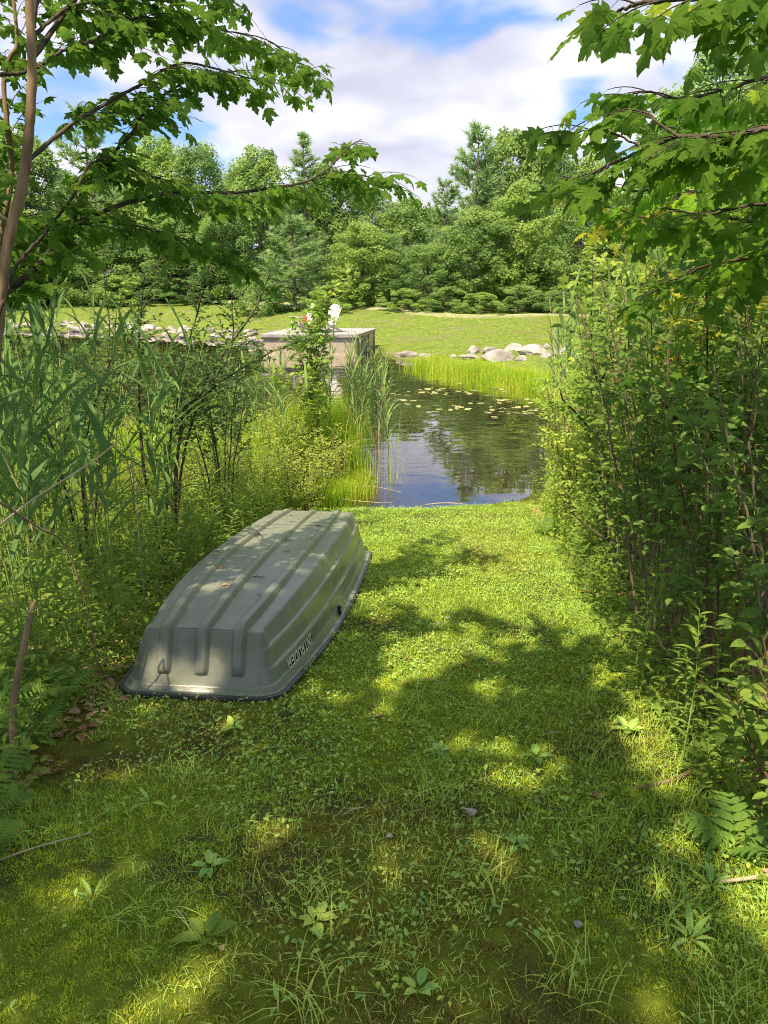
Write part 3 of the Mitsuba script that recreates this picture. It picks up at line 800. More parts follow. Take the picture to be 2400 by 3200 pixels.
B, P = 'broadleaf_tree', 'pine_tree'
for x, y, top, w, kind, mat, name, label in [
    (6.2, 55, 12.6, 6.0, 'pine_a', 'far_needle', P, 'tall pine with a feathery top, left of the right hand group beyond the bank'),
    (8.6, 57, 12.9, 5.0, 'broad_b', 'far_leaf', B, 'tall mid green broadleaf tree just right of the feathery pine'),
    (10.8, 56, 12.4, 5.4, 'broad_a', 'far_leaf', B, 'tall leafy tree at the right of the high group beyond the bank'),
    (13.2, 54, 10.6, 5.6, 'broad_c', 'far_leaf', B, 'rounded tree sloping down at the right edge of the high group'),
    (8.2, 49.5, 8.6, 5.0, 'broad_a', 'far_bright_leaf', B, 'yellowish green loose tree in front of the high group'),
    (11.4, 47.5, 7.4, 5.6, 'broad_c', 'far_leaf', B, 'dark rounded tree above the right end of the lawn bank'),
    (13.6, 46.0, 6.3, 5.0, 'broad_a', 'far_leaf', B, 'dense dark tree by the reeds at the right end of the lawn bank'),
    (5.6, 48.5, 7.1, 4.4, 'broad_b', 'far_leaf', B, 'mid green tree in front of the feathery pine, low in the gap'),
    (3.9, 52.0, 8.9, 5.2, 'pine_b', 'far_needle', P, 'layered pine with flat tiers at the left of the high group'),
    (1.6, 56.0, 8.3, 5.6, 'broad_a', 'far_leaf', B, 'dark broadleaf tree in the dip of the skyline'),
    (-.9, 57.0, 9.0, 5.4, 'broad_c', 'far_leaf', B, 'dark tree behind the maple branch tip in the skyline dip'),
    (-5.5, 57.0, 12.4, 4.6, 'pine_c', 'far_needle', P, 'slender pine standing above the left skyline'),
    (-8.8, 58.0, 11.8, 6.4, 'broad_a', 'far_leaf', B, 'round topped tree left of the slender pine'),
    (-4.0, 59.0, 10.9, 5.6, 'broad_b', 'far_leaf', B, 'green tree right of the slender pine, sloping to the skyline dip'),
    (-12.5, 56.0, 11.6, 6.4, 'broad_c', 'far_leaf', B, 'dark leafy tree behind the left maple foliage'),
    (-19.5, 55.0, 13.6, 7.4, 'pine_b', 'far_needle', P, 'broad pale pine seen through the left maple'),
    (-15.6, 57.0, 12.4, 6.0, 'broad_a', 'far_bright_leaf', B, 'light green tree between the dark tree and the broad pale pine'),
    (-24.5, 55.0, 12.8, 7.0, 'broad_b', 'far_leaf', B, 'leafy tree at the far left behind the maple trunk'),
    (-29.5, 57.0, 12.2, 7.0, 'broad_a', 'far_leaf', B, 'leafy tree at the left edge beyond the lawn bank'),
    (-5.6, 49.8, 6.7, 6.2, 'pine_b', 'far_bright_leaf' if False else 'far_needle', P, 'wide bushy pine on the bank top behind the garden chairs'),
    (-1.3, 49.5, 6.3, 4.8, 'broad_a', 'far_bright_leaf', B, 'bright round tree right of the wide bushy pine'),
    (2.6, 48.4, 5.0, 4.6, 'broad_c', 'far_leaf', B, 'low spreading tree with drooping branches on the bank top'),
    (.6, 49.4, 5.6, 3.6, 'pine_a', 'far_needle', P, 'small pine between the bright round tree and the spreading tree'),
    (-10.5, 52.0, 6.9, 5.4, 'broad_c', 'far_leaf', B, 'dark low tree at the left of the wide bushy pine'),
    (-14.0, 53.0, 7.2, 6.0, 'broad_a', 'far_leaf', B, 'low tree in shadow above the left stone shore'),
    (-19.0, 53.0, 7.2, 6.4, 'broad_c', 'far_leaf', B, 'low rounded tree above the stones at the left'),
    (-25.0, 53.0, 7.4, 6.4, 'broad_b', 'far_leaf', B, 'low tree at the far left above the bank'),
    (14.6, 31.0, 14.5, 10.5, 'pine_b', 'far_needle', P, 'big pale pine rising behind the right maple branches'),
    (10.9, 29.5, 8.4, 4.8, 'broad_b', 'far_leaf', B, 'leafy tree below the big pale pine at the right'),
    (16.5, 40.0, 11.5, 6.5, 'broad_a', 'far_leaf', B, 'tall tree behind the reeds at the right edge'),
    (12.6, 33.0, 11.2, 6.0, 'broad_a', 'far_needle', B, 'pale tufted tree just left of the big pale pine'),
    (17.5, 33.0, 9.5, 6.0, 'broad_c', 'far_leaf', B, 'rounded tree at the right edge behind the maple'),
]:
    if x < -10: k_ = (y + 8) / y; x, y, top, w = x * k_, y + 8, 2.9 + (top - 2.9) * k_, w * k_
    far_tree(x, y, top, w, kind, mat, name, label)
r = rng(77)
for i in range(30):                                      # the back row that closes the view
    x = -62 + 122 * (i + r.uniform(.2, .8)) / 30; y = 70 + r.uniform(-3, 6)
    if x > 20: y -= (x - 20) * .5
    top = 10.6 + r.uniform(-.9, 1.6) - 2.2 * math.exp(-((x - 1) / 5.5) ** 2)
    far_tree(x, y, top, r.uniform(6, 8), ['broad_a', 'broad_b', 'broad_c', 'pine_b'][i % 4], 'far_needle' if i % 4 == 3 else 'far_leaf', 'forest_tree', 'tree of the dark back row of woods beyond the grassy bank', 'trees of the back row')
for x, y, top, w, mat, label in [
    (-3.2, 47.4, 2.7, 2.4, 'far_bright_leaf', 'bright shrub at the foot of the wide bushy pine'), (1.2, 46.4, 2.5, 2.2, 'far_bright_leaf', 'light green shrub on the bank top, left of the spreading tree'),
    (3.6, 45.6, 2.6, 2.0, 'far_leaf', 'twiggy shrub on the bank top below the layered pine'), (5.4, 44.8, 2.3, 2.2, 'far_bright_leaf', 'round light shrub in the middle of the tree line foot'),
    (7.4, 44.0, 2.7, 2.8, 'far_leaf', 'leafy shrub at the foot of the yellowish tree'), (9.4, 43.0, 2.4, 2.6, 'far_leaf', 'dark shrub at the foot of the dark rounded tree'),
    (11.3, 42.2, 2.7, 2.4, 'far_bright_leaf', 'yellowish shrub by the reeds at the right end of the bank'), (-7.8, 49.2, 3.2, 2.6, 'far_leaf', 'shrub left of the wide bushy pine'),
    (-12.2, 50.5, 3.2, 3.0, 'far_leaf', 'shrub at the wood edge behind the left shrub'), (-16.5, 51.0, 3.3, 3.2, 'far_bright_leaf', 'light shrub at the wood edge above the stones'), (-22, 51.5, 3.4, 3.4, 'far_leaf', 'shrub at the wood edge at the far left')]:
    if x < -10: k_ = (y + 8) / y; x, y, top, w = x * k_, y + 8, 2.9 + (top - 2.9) * k_, w * k_
    far_tree(x, y, top, w * 1.35, 'bush', mat, 'wood_edge_shrub', label, None, None, 'shrub')
# ------------------------------------------------------------------ the two maples that frame the view, and the trees that shade the path
LM = {
 'trunk': [(-2.05, 3.42, .70), (-1.98, 3.45, 1.4), (-1.81,3.50,2.31), (-1.72,3.52,2.72), (-1.67,3.54,2.96), (-1.61,3.56,3.16), (-1.56,3.58,3.30), (-1.52,3.60,3.48), (-1.49,3.62,3.67), (-1.48,3.64,3.80), (-1.47,3.66,4.02), (-1.45,3.68,4.31), (-1.40,3.70,4.67), (-1.5, 3.7, 5.6), (-1.45, 3.8, 6.6) ],
 'fork': [ (-1.48,3.66,3.88), (-1.49,3.72,3.98), (-1.47,3.78,4.09), (-1.40,3.9,4.30), (-1.32,4.00,4.60), (-1.1, 4.1, 5.5) ],
 'trunk2': [(-2.1, 3.7, .72), (-2.02, 3.75, 1.9), (-1.90,3.80,2.81), (-1.84,3.82,2.99), (-1.79,3.84,3.15), (-1.73,3.87,3.38), (-1.73,3.89,3.60), (-1.73,3.91,3.77), (-1.70,3.93,3.87), (-1.67,3.96,3.94), (-1.67,3.98,4.12), (-1.67,4.00,4.39), (-1.8, 4.1, 5.4) ],
 'B1': [ (-1.90,3.46,2.55), (-1.72,3.55,2.83), (-1.70,3.65,2.87), (-1.62,3.74,2.96), (-1.55,3.84,3.07), (-1.50,3.93,3.17), (-1.44,4.03,3.36), (-1.38,4.12,3.46), (-1.27,4.22,3.60), (-1.20,4.31,3.74), (-1.12,4.41,3.83), (-0.99,4.50,3.92), (-0.86,4.60,3.95) ],
 'B2': [ (-1.49,3.90,3.16), (-1.38,4.04,3.23), (-1.24,4.19,3.30), (-1.06,4.33,3.35), (-0.83,4.48,3.36), (-0.62,4.62,3.40), (-0.48,4.77,3.44), (-0.35,4.91,3.52), (-0.22,5.06,3.67), (-0.14,5.20,3.74) ],
 'B2b': [ (-0.49,4.90,3.46), (-0.25,5.03,3.52), (-0.03,5.17,3.51), (0.06,5.30,3.49) ],
 'B3': [ (-1.65,3.70,3.75), (-1.56,3.80,3.79), (-1.43,3.90,3.90), (-1.34,4.00,3.96), (-1.26,4.10,4.04), (-1.15,4.20,4.11), (-1.02,4.30,4.12), (-0.88,4.40,4.17) ],
 'B4': [ (-1.57,3.65,3.41), (-1.58,3.77,3.44), (-1.44,3.89,3.59), (-1.31,4.01,3.70), (-1.18,4.12,3.80), (-1.02,4.24,3.92), (-0.89,4.36,3.94), (-0.72,4.48,3.92), (-0.59,4.60,3.92) ],
 'B5': [ (-1.82,3.48,2.5), (-1.69,3.50,2.79), (-1.70,3.59,2.84), (-1.68,3.67,2.96), (-1.56,3.76,3.12), (-1.44,3.85,3.29), (-1.37,3.94,3.44), (-1.22,4.03,3.43), (-1.12,4.11,3.39), (-0.98,4.20,3.37) ],
 'B6': [ (-1.49,3.70,3.90), (-1.38,3.88,4.06), (-1.28,4.05,4.13), (-1.12,4.22,4.19), (-0.94,4.40,4.21) ],
 'B7': [ (-1.55,3.78,3.02), (-1.51,3.96,3.15), (-1.37,4.17,3.19), (-1.19,4.38,3.15), (-1.04,4.59,3.10), (-0.91,4.80,3.04) ],
 'B8': [ (-1.48,3.66,3.81), (-1.34,4.07,4.20), (-1.04,4.43,4.38), (-0.83,4.80,4.37) ],
 'B9': [ (-1.07,4.50,4.18), (-0.89,4.83,4.23), (-0.70,5.15,4.27), (-0.56,5.47,4.24), (-0.42,5.80,4.24) ],
 'B10': [ (-1.74,3.62,2.80), (-1.9,3.9,3.0), (-1.95,4.3,3.2), (-1.8,4.7,3.3) ],
 'B11': [ (-1.62,3.56,3.14), (-1.85,3.7,3.3), (-2.1,3.9,3.5), (-2.2,4.2,3.6) ],
}
LR = {'trunk': (.029, .013), 'fork': (.020, .006), 'trunk2': (.016, .006), 'B1': (.020, .004), 'B2': (.014, .003), 'B2b': (.006, .0022), 'B3': (.010, .003), 'B4': (.011, .003), 'B5': (.010, .003), 'B6': (.009, .003), 'B7': (.008, .0025), 'B8': (.012, .003), 'B9': (.005, .002), 'B10': (.008, .003), 'B11': (.008, .003)}
RM = {
 'trunk': [(2.05, 2.35, .88), (2.0, 2.3, 2.0), (1.95, 2.25, 3.2), (1.9, 2.2, 4.6), (1.9, 2.1, 6.0)],
 'R1': [ (1.95, 2.25, 3.2), (1.5, 2.27, 3.3), (1.22,2.30,3.33), (1.11,2.38,3.32), (1.01,2.47,3.31), (0.90,2.55,3.32), (0.85,2.63,3.31), (0.75,2.72,3.27), (0.69,2.80,3.24) ],
 'R2': [ (1.3, 2.28, 3.33), (1.09,2.35,3.31), (1.02,2.44,3.30), (0.99,2.53,3.28), (0.94,2.62,3.28), (0.86,2.72,3.31), (0.73,2.81,3.38), (0.60,2.90,3.38) ],
 'R3': [ (0.88,2.50,3.31), (0.85,2.60,3.36), (0.81,2.70,3.42), (0.69,2.80,3.42) ],
 'R4': [ (1.93, 2.22, 3.9), (1.4, 1.98, 3.6), (1.02,2.00,3.54), (0.92,2.06,3.55), (0.72,2.12,3.55), (0.64,2.18,3.56), (0.62,2.24,3.57), (0.58,2.30,3.56) ],
 'R5': [ (1.95, 2.25, 3.4), (1.36,2.60,3.51), (1.25,2.74,3.53), (1.15,2.88,3.52), (1.06,3.02,3.52), (0.96,3.16,3.57), (0.91,3.30,3.58) ],
 'R6': [ (1.97, 2.28, 2.8), (1.37,2.50,3.14), (1.24,2.60,3.13), (1.20,2.70,3.14), (1.10,2.80,3.12), (0.98,2.90,3.15) ],
 'R7': [ (1.95, 2.25, 3.0), (1.58,3.00,3.31), (1.20,3.18,3.34), (1.17,3.36,3.31), (1.09,3.54,3.27), (0.98,3.72,3.32), (0.81,3.90,3.38) ],
 'R8': [ (1.98, 2.28, 2.6), (1.62,3.00,3.08), (1.43,3.15,3.12), (1.30,3.30,3.15), (1.17,3.45,3.14), (1.01,3.60,3.21) ],
 'R9': [ (2.0, 2.3, 2.2), (1.53,2.80,2.95), (1.34,2.92,2.98), (1.23,3.05,2.96), (1.15,3.17,2.90), (1.04,3.30,2.82) ],
}
RR = {'trunk': (.05, .03), 'R1': (.012, .003), 'R2': (.007, .0025), 'R3': (.005, .002), 'R4': (.012, .003), 'R5': (.009, .003), 'R6': (.009, .003), 'R7': (.010, .003), 'R8': (.010, .003), 'R9': (.009, .003)}


def leafy(r, path, start, step, tl, outward=.7, droop=.35, pair=.065, size=(.07, .10)):
    """Twigs along a branch, with opposite leaves: (twig tubes, leaf positions, directions, normals, sizes)."""
    seg = np.linalg.norm(np.diff(path, axis=0), axis=1); L = seg.sum(); cum = np.concatenate([[0], np.cumsum(seg)]) / L
    tubes, P, Dr, N, S = [], [], [], [], []
    t = start; side = 1

    def at(t): return np.array([np.interp(t, cum, path[:, k]) for k in range(3)])
    while t < 1.0:
        p = at(t); tan = unit(at(min(1, t + .03)) - at(max(0, t - .03)))
        h = np.cross(tan, [0, 0, 1.]); h = unit(h)
        d = unit(tan * r.uniform(.3, 1.0) + h * side * outward * r.uniform(.4, 1.2) + np.array([0, 0, r.uniform(-.25, .35)]))
        l = tl * r.uniform(.35, 1.1) * (1.15 - .5 * t)
        tw = p + np.outer(np.linspace(0, 1, 6), d) * l + np.outer(np.linspace(0, 1, 6) ** 2, [0, 0, -droop * l])
        tubes.append(tube(tw, np.linspace(.0024, .0012, 6), 4, cap=False))
        k = max(1, int(l / pair))
        for i in range(k + 1):
            u = min(1, (i + .9) / (k + .9)); q = np.array([np.interp(u, np.linspace(0, 1, 6), tw[:, c]) for c in range(3)])
            dd = unit(tw[-1] - tw[0]); hh = unit(np.cross(dd, [0, 0, 1.]))
            for s in ((-1, 1) if i < k else (0,)):
                if r.uniform() < .15: continue
                P.append(q); Dr.append(dd * (.55 if s else 1) + hh * s * .9 + np.array([0, 0, -r.uniform(.0, 1.0)]) + r.normal(0, .22, 3))
                N.append(np.array([0, 0, 1.]) + r.normal(0, .42, 3) + dd * .3); S.append(r.uniform(*size) * (1.05 - .3 * u if s else .85))
        side = -side
        t += step * r.uniform(.6, 1.4) / L
    return tubes, P, Dr, N, S


def maple_tree(name, branches, radii, label, n_parts, seed, mats, bare=(), size=(.07, .10), step=.085, tl=.30, extra=None):
    k = numbered(name); lab(k, label, 'tree')
    r = rng(seed)
    sets = {}
    for b, pts in branches.items():
        path = smooth_path(pts, 8 * len(pts)); r0, r1 = radii[b]
        main = b.startswith('trunk')
        rad = np.linspace(r0, r1, len(path)) * (1 + .06 * np.sin(np.arange(len(path)) * 1.3))
        parts = [tube(path + (r.normal(0, .0015, path.shape) if not main else 0), rad, 10 if main else 6)]
        if b not in bare:
            tb, P, Dr, N, S = leafy(r, path, .22 if b not in ('fork', 'trunk2') else .45, step, tl, size=size)
            parts += tb
            if P:
                P, Dr, N, S = np.array(P), np.array(Dr), np.array(N), np.array(S)
                v = r.integers(0, 5, len(P)); mt = mats(b, r, len(P))
                for i in range(5):
                    for mm in set(mt):
                        q = (v == i) & (mt == mm)
                        if q.any(): sets.setdefault((f'maple{i}', mm), []).append(frames(P[q], Dr[q], N[q], S[q]))
        key = numbered(f"{k}__{'trunk' if main else 'branch'}")
        scene[key] = ply(cat(parts), 'bark' if main else 'dark_bark', smooth=True)
    if extra is not None:
        m = extra(r); scene_key = numbered(f'{k}__crown')
        scene[scene_key] = ply(bake(TPL['maple1'], m), 'maple_leaf'); labels[scene_key] = {'kind': 'stuff'}
    leaves(k, 'leaf', [(t_, b_, np.concatenate(m)) for (t_, b_), m in sets.items()], n_parts)
    return k


RM['R10'] = [(1.98, 2.3, 2.9), (1.7, 3.2, 3.25), (1.5, 3.7, 3.3), (1.35, 4.2, 3.25), (1.2, 4.6, 3.2)]
RM['R11'] = [(1.98, 2.3, 2.7), (1.8, 3.3, 3.0), (1.65, 3.9, 3.0), (1.55, 4.5, 2.9)]
RR['R10'] = RR['R11'] = (.010, .003)


def left_crown(r):
    n = 900
    c = np.array([-2.3, 3.7, 6.2]) + unit(r.normal(0, 1, (60, 3))) * np.array([2.2, 1.6, 1.3]) * r.uniform(.3, 1, (60, 1))
    c[:, 2] = np.maximum(c[:, 2], 5.3)
    p = c[r.integers(0, 60, n)] + r.normal(0, .28, (n, 3))
    p = p[(p[:, 2] > 4.75 + .25 * np.maximum(p[:, 1] - 4.2, 0)) & sunlit_hole(p, r)]
    return frames(p, r.normal(0, 1, p.shape) + [0, 0, -.5], r.normal(0, .5, p.shape) + [0, 0, 1], r.uniform(.07, .11, len(p)))


# where sun comes through gaps in the leaves overhead: x, y, half widths, on the sloping ground
GAPS = [(.30, 4.40, .30, .20), (.47, 4.62, .18, .16), (.52, 3.2, .16, .10), (.62, 2.86, .12, .07), (-.42, 2.5, .10, .07), (-.53, 1.80, .08, .08), (-.66, 1.60, .14, .07), (1.22, 2.40, .16, .12), (.66, 2.72, .07, .05), (.65, 3.86, .16, .10),
        (.12, 4.05, .18, .10), (-.86, 3.96, .07, .05), (-.95, 3.85, .10, .06), (-1.12, 3.88, .06, .05), (-1.28, 3.82, .09, .06), (-1.34, 3.56, .10, .06), (-1.13, 4.04, .04, .05), (1.7, 2.9, .2, .14), (1.95, 3.9, .2, .2), (2.3, 5.2, .3, .25), (-1.75, 3.3, .10, .10), (-2.2, 4.3, .25, .2), (-1.0, 5.2, .22, .06), (-.9, 5.7, .35, .10), (-1.2, 4.75, .2, .05), (-.6, 6.1, .3, .10), (-2.6, 5.6, .3, .25), (.2, 1.75, .08, .05)]
r_ = rng(404)
HOLES = np.column_stack([np.concatenate([r_.uniform(-6, 5, 420), r_.uniform(1.3, 5, 170), r_.uniform(-5.5, -1.5, 170)]), np.concatenate([r_.uniform(-1, 9, 420), r_.uniform(1.8, 8, 170), r_.uniform(3.2, 9.5, 170)]), np.concatenate([r_.uniform(.03, .085, 420), r_.uniform(.10, .24, 170), r_.uniform(.08, .2, 170)])])

HOLES = np.vstack([HOLES, np.column_stack([r_.uniform(-.3, 1.6, 60), r_.uniform(4.5, 6.2, 60), r_.uniform(.05, .15, 60)]), np.column_stack([r_.uniform(-1.2, 1.6, 170), r_.uniform(1.8, 6.2, 170), r_.uniform(.015, .06, 170)]), np.column_stack([r_.uniform(1.2, 3.2, 60), r_.uniform(2, 6, 60), r_.uniform(.08, .2, 60)])])
HOLES = HOLES[~((HOLES[:, 0] > -1.7) & (HOLES[:, 0] < 1.1) & (HOLES[:, 1] < 4.4) & (HOLES[:, 2] > .06) & (r_.uniform(0, 1, len(HOLES)) < .75))]


def shade_edge(gx):
    """How far along the path the shade reaches, by x on the ground."""
    return np.interp(gx, [-6, -2.6, -1.5, -.9, -.3, .3, 1.2, 1.8, 2.6, 5], [9.2, 8.0, 6.8, 5.7, 5.7, 5.6, 5.4, 4.8, 4.6, 5.5])


def sunlit_hole(p, r):
    """False for leaves whose shadow would fall in one of the gaps."""
    h = p[:, 2] - (1.15 - .115 * p[:, 1])
    k = h / (SUN[2] + .115 * SUN[1])
    g = p - k[:, None] * SUN
    ok = np.ones(len(p), bool)
    wob = 1 + .5 * (meshkit.noise(np.column_stack([g[:, 0] * 4, g[:, 1] * 4, 0 * h]), 5) - .5)
    for x, y, a, b in GAPS: ok &= (((g[:, 0] - x) / (a + .06)) ** 2 + ((g[:, 1] - y) / (b + .06)) ** 2) > wob
    for x, y, a in HOLES: ok &= ((g[:, 0] - x) ** 2 + (g[:, 1] - y) ** 2) > (a + .05) ** 2
    e = shade_edge(g[:, 0]) + .9 * (meshkit.fbm(np.column_stack([g[:, 0] * 1.3, g[:, 1] * 1.3, 0 * h]), 3, 9) - .5)
    return ok & (g[:, 1] < e)


def mat_left(b, r, n): return np.array(['maple_leaf'] * n)


def mat_right(b, r, n):
    y = {'R7': .75, 'R10': .6, 'R11': .4, 'R8': .35, 'R9': .25, 'R5': .35}.get(b, .04)
    return np.where(r.uniform(0, 1, n) < y, 'maple_yellow_leaf', 'maple_leaf')


maple_tree('maple_tree', LM, LR, 'maple with a smooth curving brown trunk at the left edge, leafy branches over the boat', 300, 21, mat_left, ('trunk',), (.055, .112), .050, .36, left_crown)
maple_tree('maple_tree', RM, RR, 'maple reaching in from the right edge with large leaves, some yellow', 290, 22, mat_right, ('trunk',), (.055, .110), .048, .28)

r = rng(55)
for i, (x, y, cx, cy, cz, rx, ry) in enumerate([(-4.6, -1.8, -4.4, -1.6, 8.2, 3.0, 2.8), (-1.0, -3.6, -1.2, -2.0, 8.6, 2.8, 2.6), (2.6, -1.4, 1.6, -.9, 8.4, 2.6, 2.4), (-6.4, 2.6, -5.0, 2.4, 8.0, 2.8, 2.6), (-.6, -.8, -1.0, 1.2, 8.8, 2.6, 2.0), (4.8, 1.2, 3.2, 1.6, 8.3, 2.6, 2.4), (-2.8, -6.5, -2.4, -5.0, 9.0, 3.2, 2.6)]):
    k = numbered('shade_tree'); lab(k, f'tall broadleaf tree behind the viewer shading the path, {["left rear", "rear", "right rear", "left side", "overhead", "right side", "far rear"][i]} of the seven', 'tree', 'shade trees')
    z0 = 1.15 - .115 * y
    scene[k + '__trunk'] = ply(tube(smooth_path([(x, y, z0 - .2), (x * .98, y, z0 + 3), ((x + cx) / 2, (y + cy) / 2, cz - 1.8), (cx, cy, cz + (-1.3 if i == 4 else 1))], 14), np.linspace(.13, .03, 14), 10), 'bark', smooth=True)
    n = 5000
    c = unit(r.normal(0, 1, (110, 3))) * np.array([rx, ry, 1.5]) * r.uniform(.15, 1, (110, 1)) ** .5 + [cx, cy, cz]
    p = c[r.integers(0, 110, n)] + r.normal(0, .38, (n, 3)) * [1, 1, .6]
    if i == 4:                                           # the low limb that hangs over the path
        g = np.column_stack([r.uniform(-2.0, 1.7, 3000), r.uniform(.9, 4.6, 3000)]); hh = r.uniform(5.6, 8.2, 3000)
        g = np.vstack([g, np.column_stack([r.uniform(-1.7, -.4, 420), r.uniform(3.45, 4.5, 420)])]); hh = np.concatenate([hh, r.uniform(5.8, 7.0, 420)])
        p = np.vstack([p, np.column_stack([g, 1.15 - .115 * g[:, 1]]) + SUN * (hh / SUN[2])[:, None]])
    p = p[sunlit_hole(p, r) & (p[:, 2] > 5.6)]
    scene[k + '__crown'] = ply(bake(TPL['chip'], frames(p, r.normal(0, 1, p.shape), r.normal(0, .55, p.shape) + SUN, r.uniform(.13, .21, len(p)))), 'maple_leaf')
# ------------------------------------------------------------------ reeds


def reed(x, y, h, r, label, group, mat='reed_leaf', stem='green_stem', parts=True, lean=.12, nl=8, ll=(.32, .58), start=.30, spread=(.35, .9), rad=.0055):
    z0 = float(gz(x, y)); z0 = z0 if z0 > 0 else max(z0, -.25)
    k = numbered('reed'); lab(k, label, 'reed', group)
    a = r.uniform(0, 6.283); L = r.uniform(.3, 1) * lean * h
    pth = smooth_path([(x, y, z0), (x + L * .2 * math.cos(a), y + L * .2 * math.sin(a), z0 + h * .5), (x + L * math.cos(a), y + L * math.sin(a), z0 + h)], 9)
    scene[k + '__stem'] = ply(tube(pth, np.linspace(rad, rad * .45, 9), 5), stem, smooth=True)
    P, D, N, S, V = [], [], [], [], []
    az = r.uniform(0, 6.283)
    for i in range(nl):
        t = start + (1 - start) * (i + r.uniform(0, .6)) / nl
        p = np.array([np.interp(t, np.linspace(0, 1, 9), pth[:, c]) for c in range(3)])
        b = az + math.pi * (i % 2) + r.normal(0, .5)
        up = r.uniform(*spread) + (1.6 if i >= nl - 2 else 0)
        d = unit(np.array([math.cos(b), math.sin(b), .75 + up]))
        P.append(p); D.append(d); N.append(np.array([-math.cos(b), -math.sin(b), 1.0]) + r.normal(0, .15, 3)); S.append(r.uniform(*ll) * (.75 if i == 0 or i >= nl - 1 else 1)); V.append(r.integers(0, 8))
    P, D, N, S, V = map(np.array, (P, D, N, S, V))
    sets = [(f'reedleaf{v}', mat, frames(P[V == v], D[V == v], N[V == v], S[V == v])) for v in range(8) if (V == v).any()]
    leaves(k, 'leaf', sets, nl if parts else 0, smooth=True)


r = rng(101)
n = 0
while n < 40:
    x, y = r.uniform(-3.4, -1.75), r.uniform(3.7, 6.6)
    if x > -1.55 - .05 * (y - 3.7) or abs(x) > .52 * y: continue
    reed(x, y, r.uniform(1.7, 2.35), r, 'tall broad leaved reed in the shaded stand at the left, near the maple trunk', 'tall reeds in the shaded left stand', parts=True, nl=8, ll=(.38, .66), rad=.006, spread=(.0, .7), lean=.2)
    n += 1
for i in range(46):
    x, y = r.uniform(-6.0, -1.6), r.uniform(7.5, 12.2)
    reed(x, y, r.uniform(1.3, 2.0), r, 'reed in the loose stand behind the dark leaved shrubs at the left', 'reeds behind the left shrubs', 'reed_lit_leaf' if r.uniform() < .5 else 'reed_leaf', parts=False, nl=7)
for i in range(40):
    x, y = r.uniform(-1.05, .12), r.uniform(10.9, 12.3)
    if x < -.5 and r.uniform() < .45: x += .5
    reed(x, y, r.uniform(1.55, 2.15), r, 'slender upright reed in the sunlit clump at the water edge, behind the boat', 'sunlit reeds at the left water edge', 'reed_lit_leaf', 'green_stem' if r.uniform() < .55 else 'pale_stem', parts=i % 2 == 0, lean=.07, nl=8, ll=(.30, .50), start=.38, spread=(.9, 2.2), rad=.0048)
for i in range(13):
    x, y = r.uniform(-2.2, -.9), r.uniform(10.4, 12.0)
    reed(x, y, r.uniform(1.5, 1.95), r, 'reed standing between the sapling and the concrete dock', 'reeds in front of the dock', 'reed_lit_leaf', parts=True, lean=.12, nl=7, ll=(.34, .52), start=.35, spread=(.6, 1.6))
def RL(x, y):
    e = x - np.interp(y, [5, 8.5, 11, 15.5], [2.1, 2.15, 2.5, 3.3])
    return ('front row, ' if e < .5 else 'back rows, ') + ('behind the shrubs' if y < 8.5 else 'at the near shore' if y < 11.5 else 'farthest out along the water')


n = 0
while n < 66:
    y = r.uniform(5.0, 15.5); x = np.interp(y, [5, 8.5, 11, 15.5], [2.1, 2.15, 2.5, 3.3]) + abs(r.normal(0, .8))
    if x > .56 * y: continue
    h = r.uniform(2.2, 3.0) if y < 10 else r.uniform(1.9, 2.7)
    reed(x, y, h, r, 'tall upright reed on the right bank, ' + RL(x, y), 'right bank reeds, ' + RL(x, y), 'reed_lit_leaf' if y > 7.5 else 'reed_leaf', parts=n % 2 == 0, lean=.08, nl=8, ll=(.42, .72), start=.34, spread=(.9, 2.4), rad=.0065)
    n += 1
# dead stalks, bare and pale
for i, (x, y, h) in enumerate([(-.10, 11.3, 1.5), (-.2, 11.5, 1.7), (-.4, 11.2, 1.3), (-.05, 11.7, 1.6), (-.6, 11.1, 1.2), (-1.9, 9.6, 1.9), (-3.3, 6.2, 1.9), (-2.9, 5.1, 1.4), (-2.5, 7.4, 2.0), (2.45, 8.9, 2.5), (2.2, 9.6, 2.7), (2.35, 10.6, 2.2), (1.95, 5.4, 2.3), (2.6, 12.0, 2.3), (-1.75, 5.2, 1.2), (-2.1, 4.5, 1.5)]):
    z0 = float(gz(x, y)); a = r.uniform(0, 6.28); L = h * r.uniform(.05, .22)
    key = put('dead_stalk', tube(smooth_path([(x, y, max(z0, -.2)), (x + .3 * L * math.cos(a), y + .3 * L * math.sin(a), z0 + h * .6), (x + L * math.cos(a), y + L * math.sin(a), z0 + h)], 9), np.linspace(.0065, .003, 9), 6), 'pale_stem', smooth=True)
    where = 'at the left water edge behind the boat' if i < 5 else 'on the right bank' if x > 1 else 'in the left thicket'
    lab(key, f'bare pale dead stalk standing {where}', 'stalk', f'dead stalks {where}')

# ------------------------------------------------------------------ shrubs, saplings, weeds


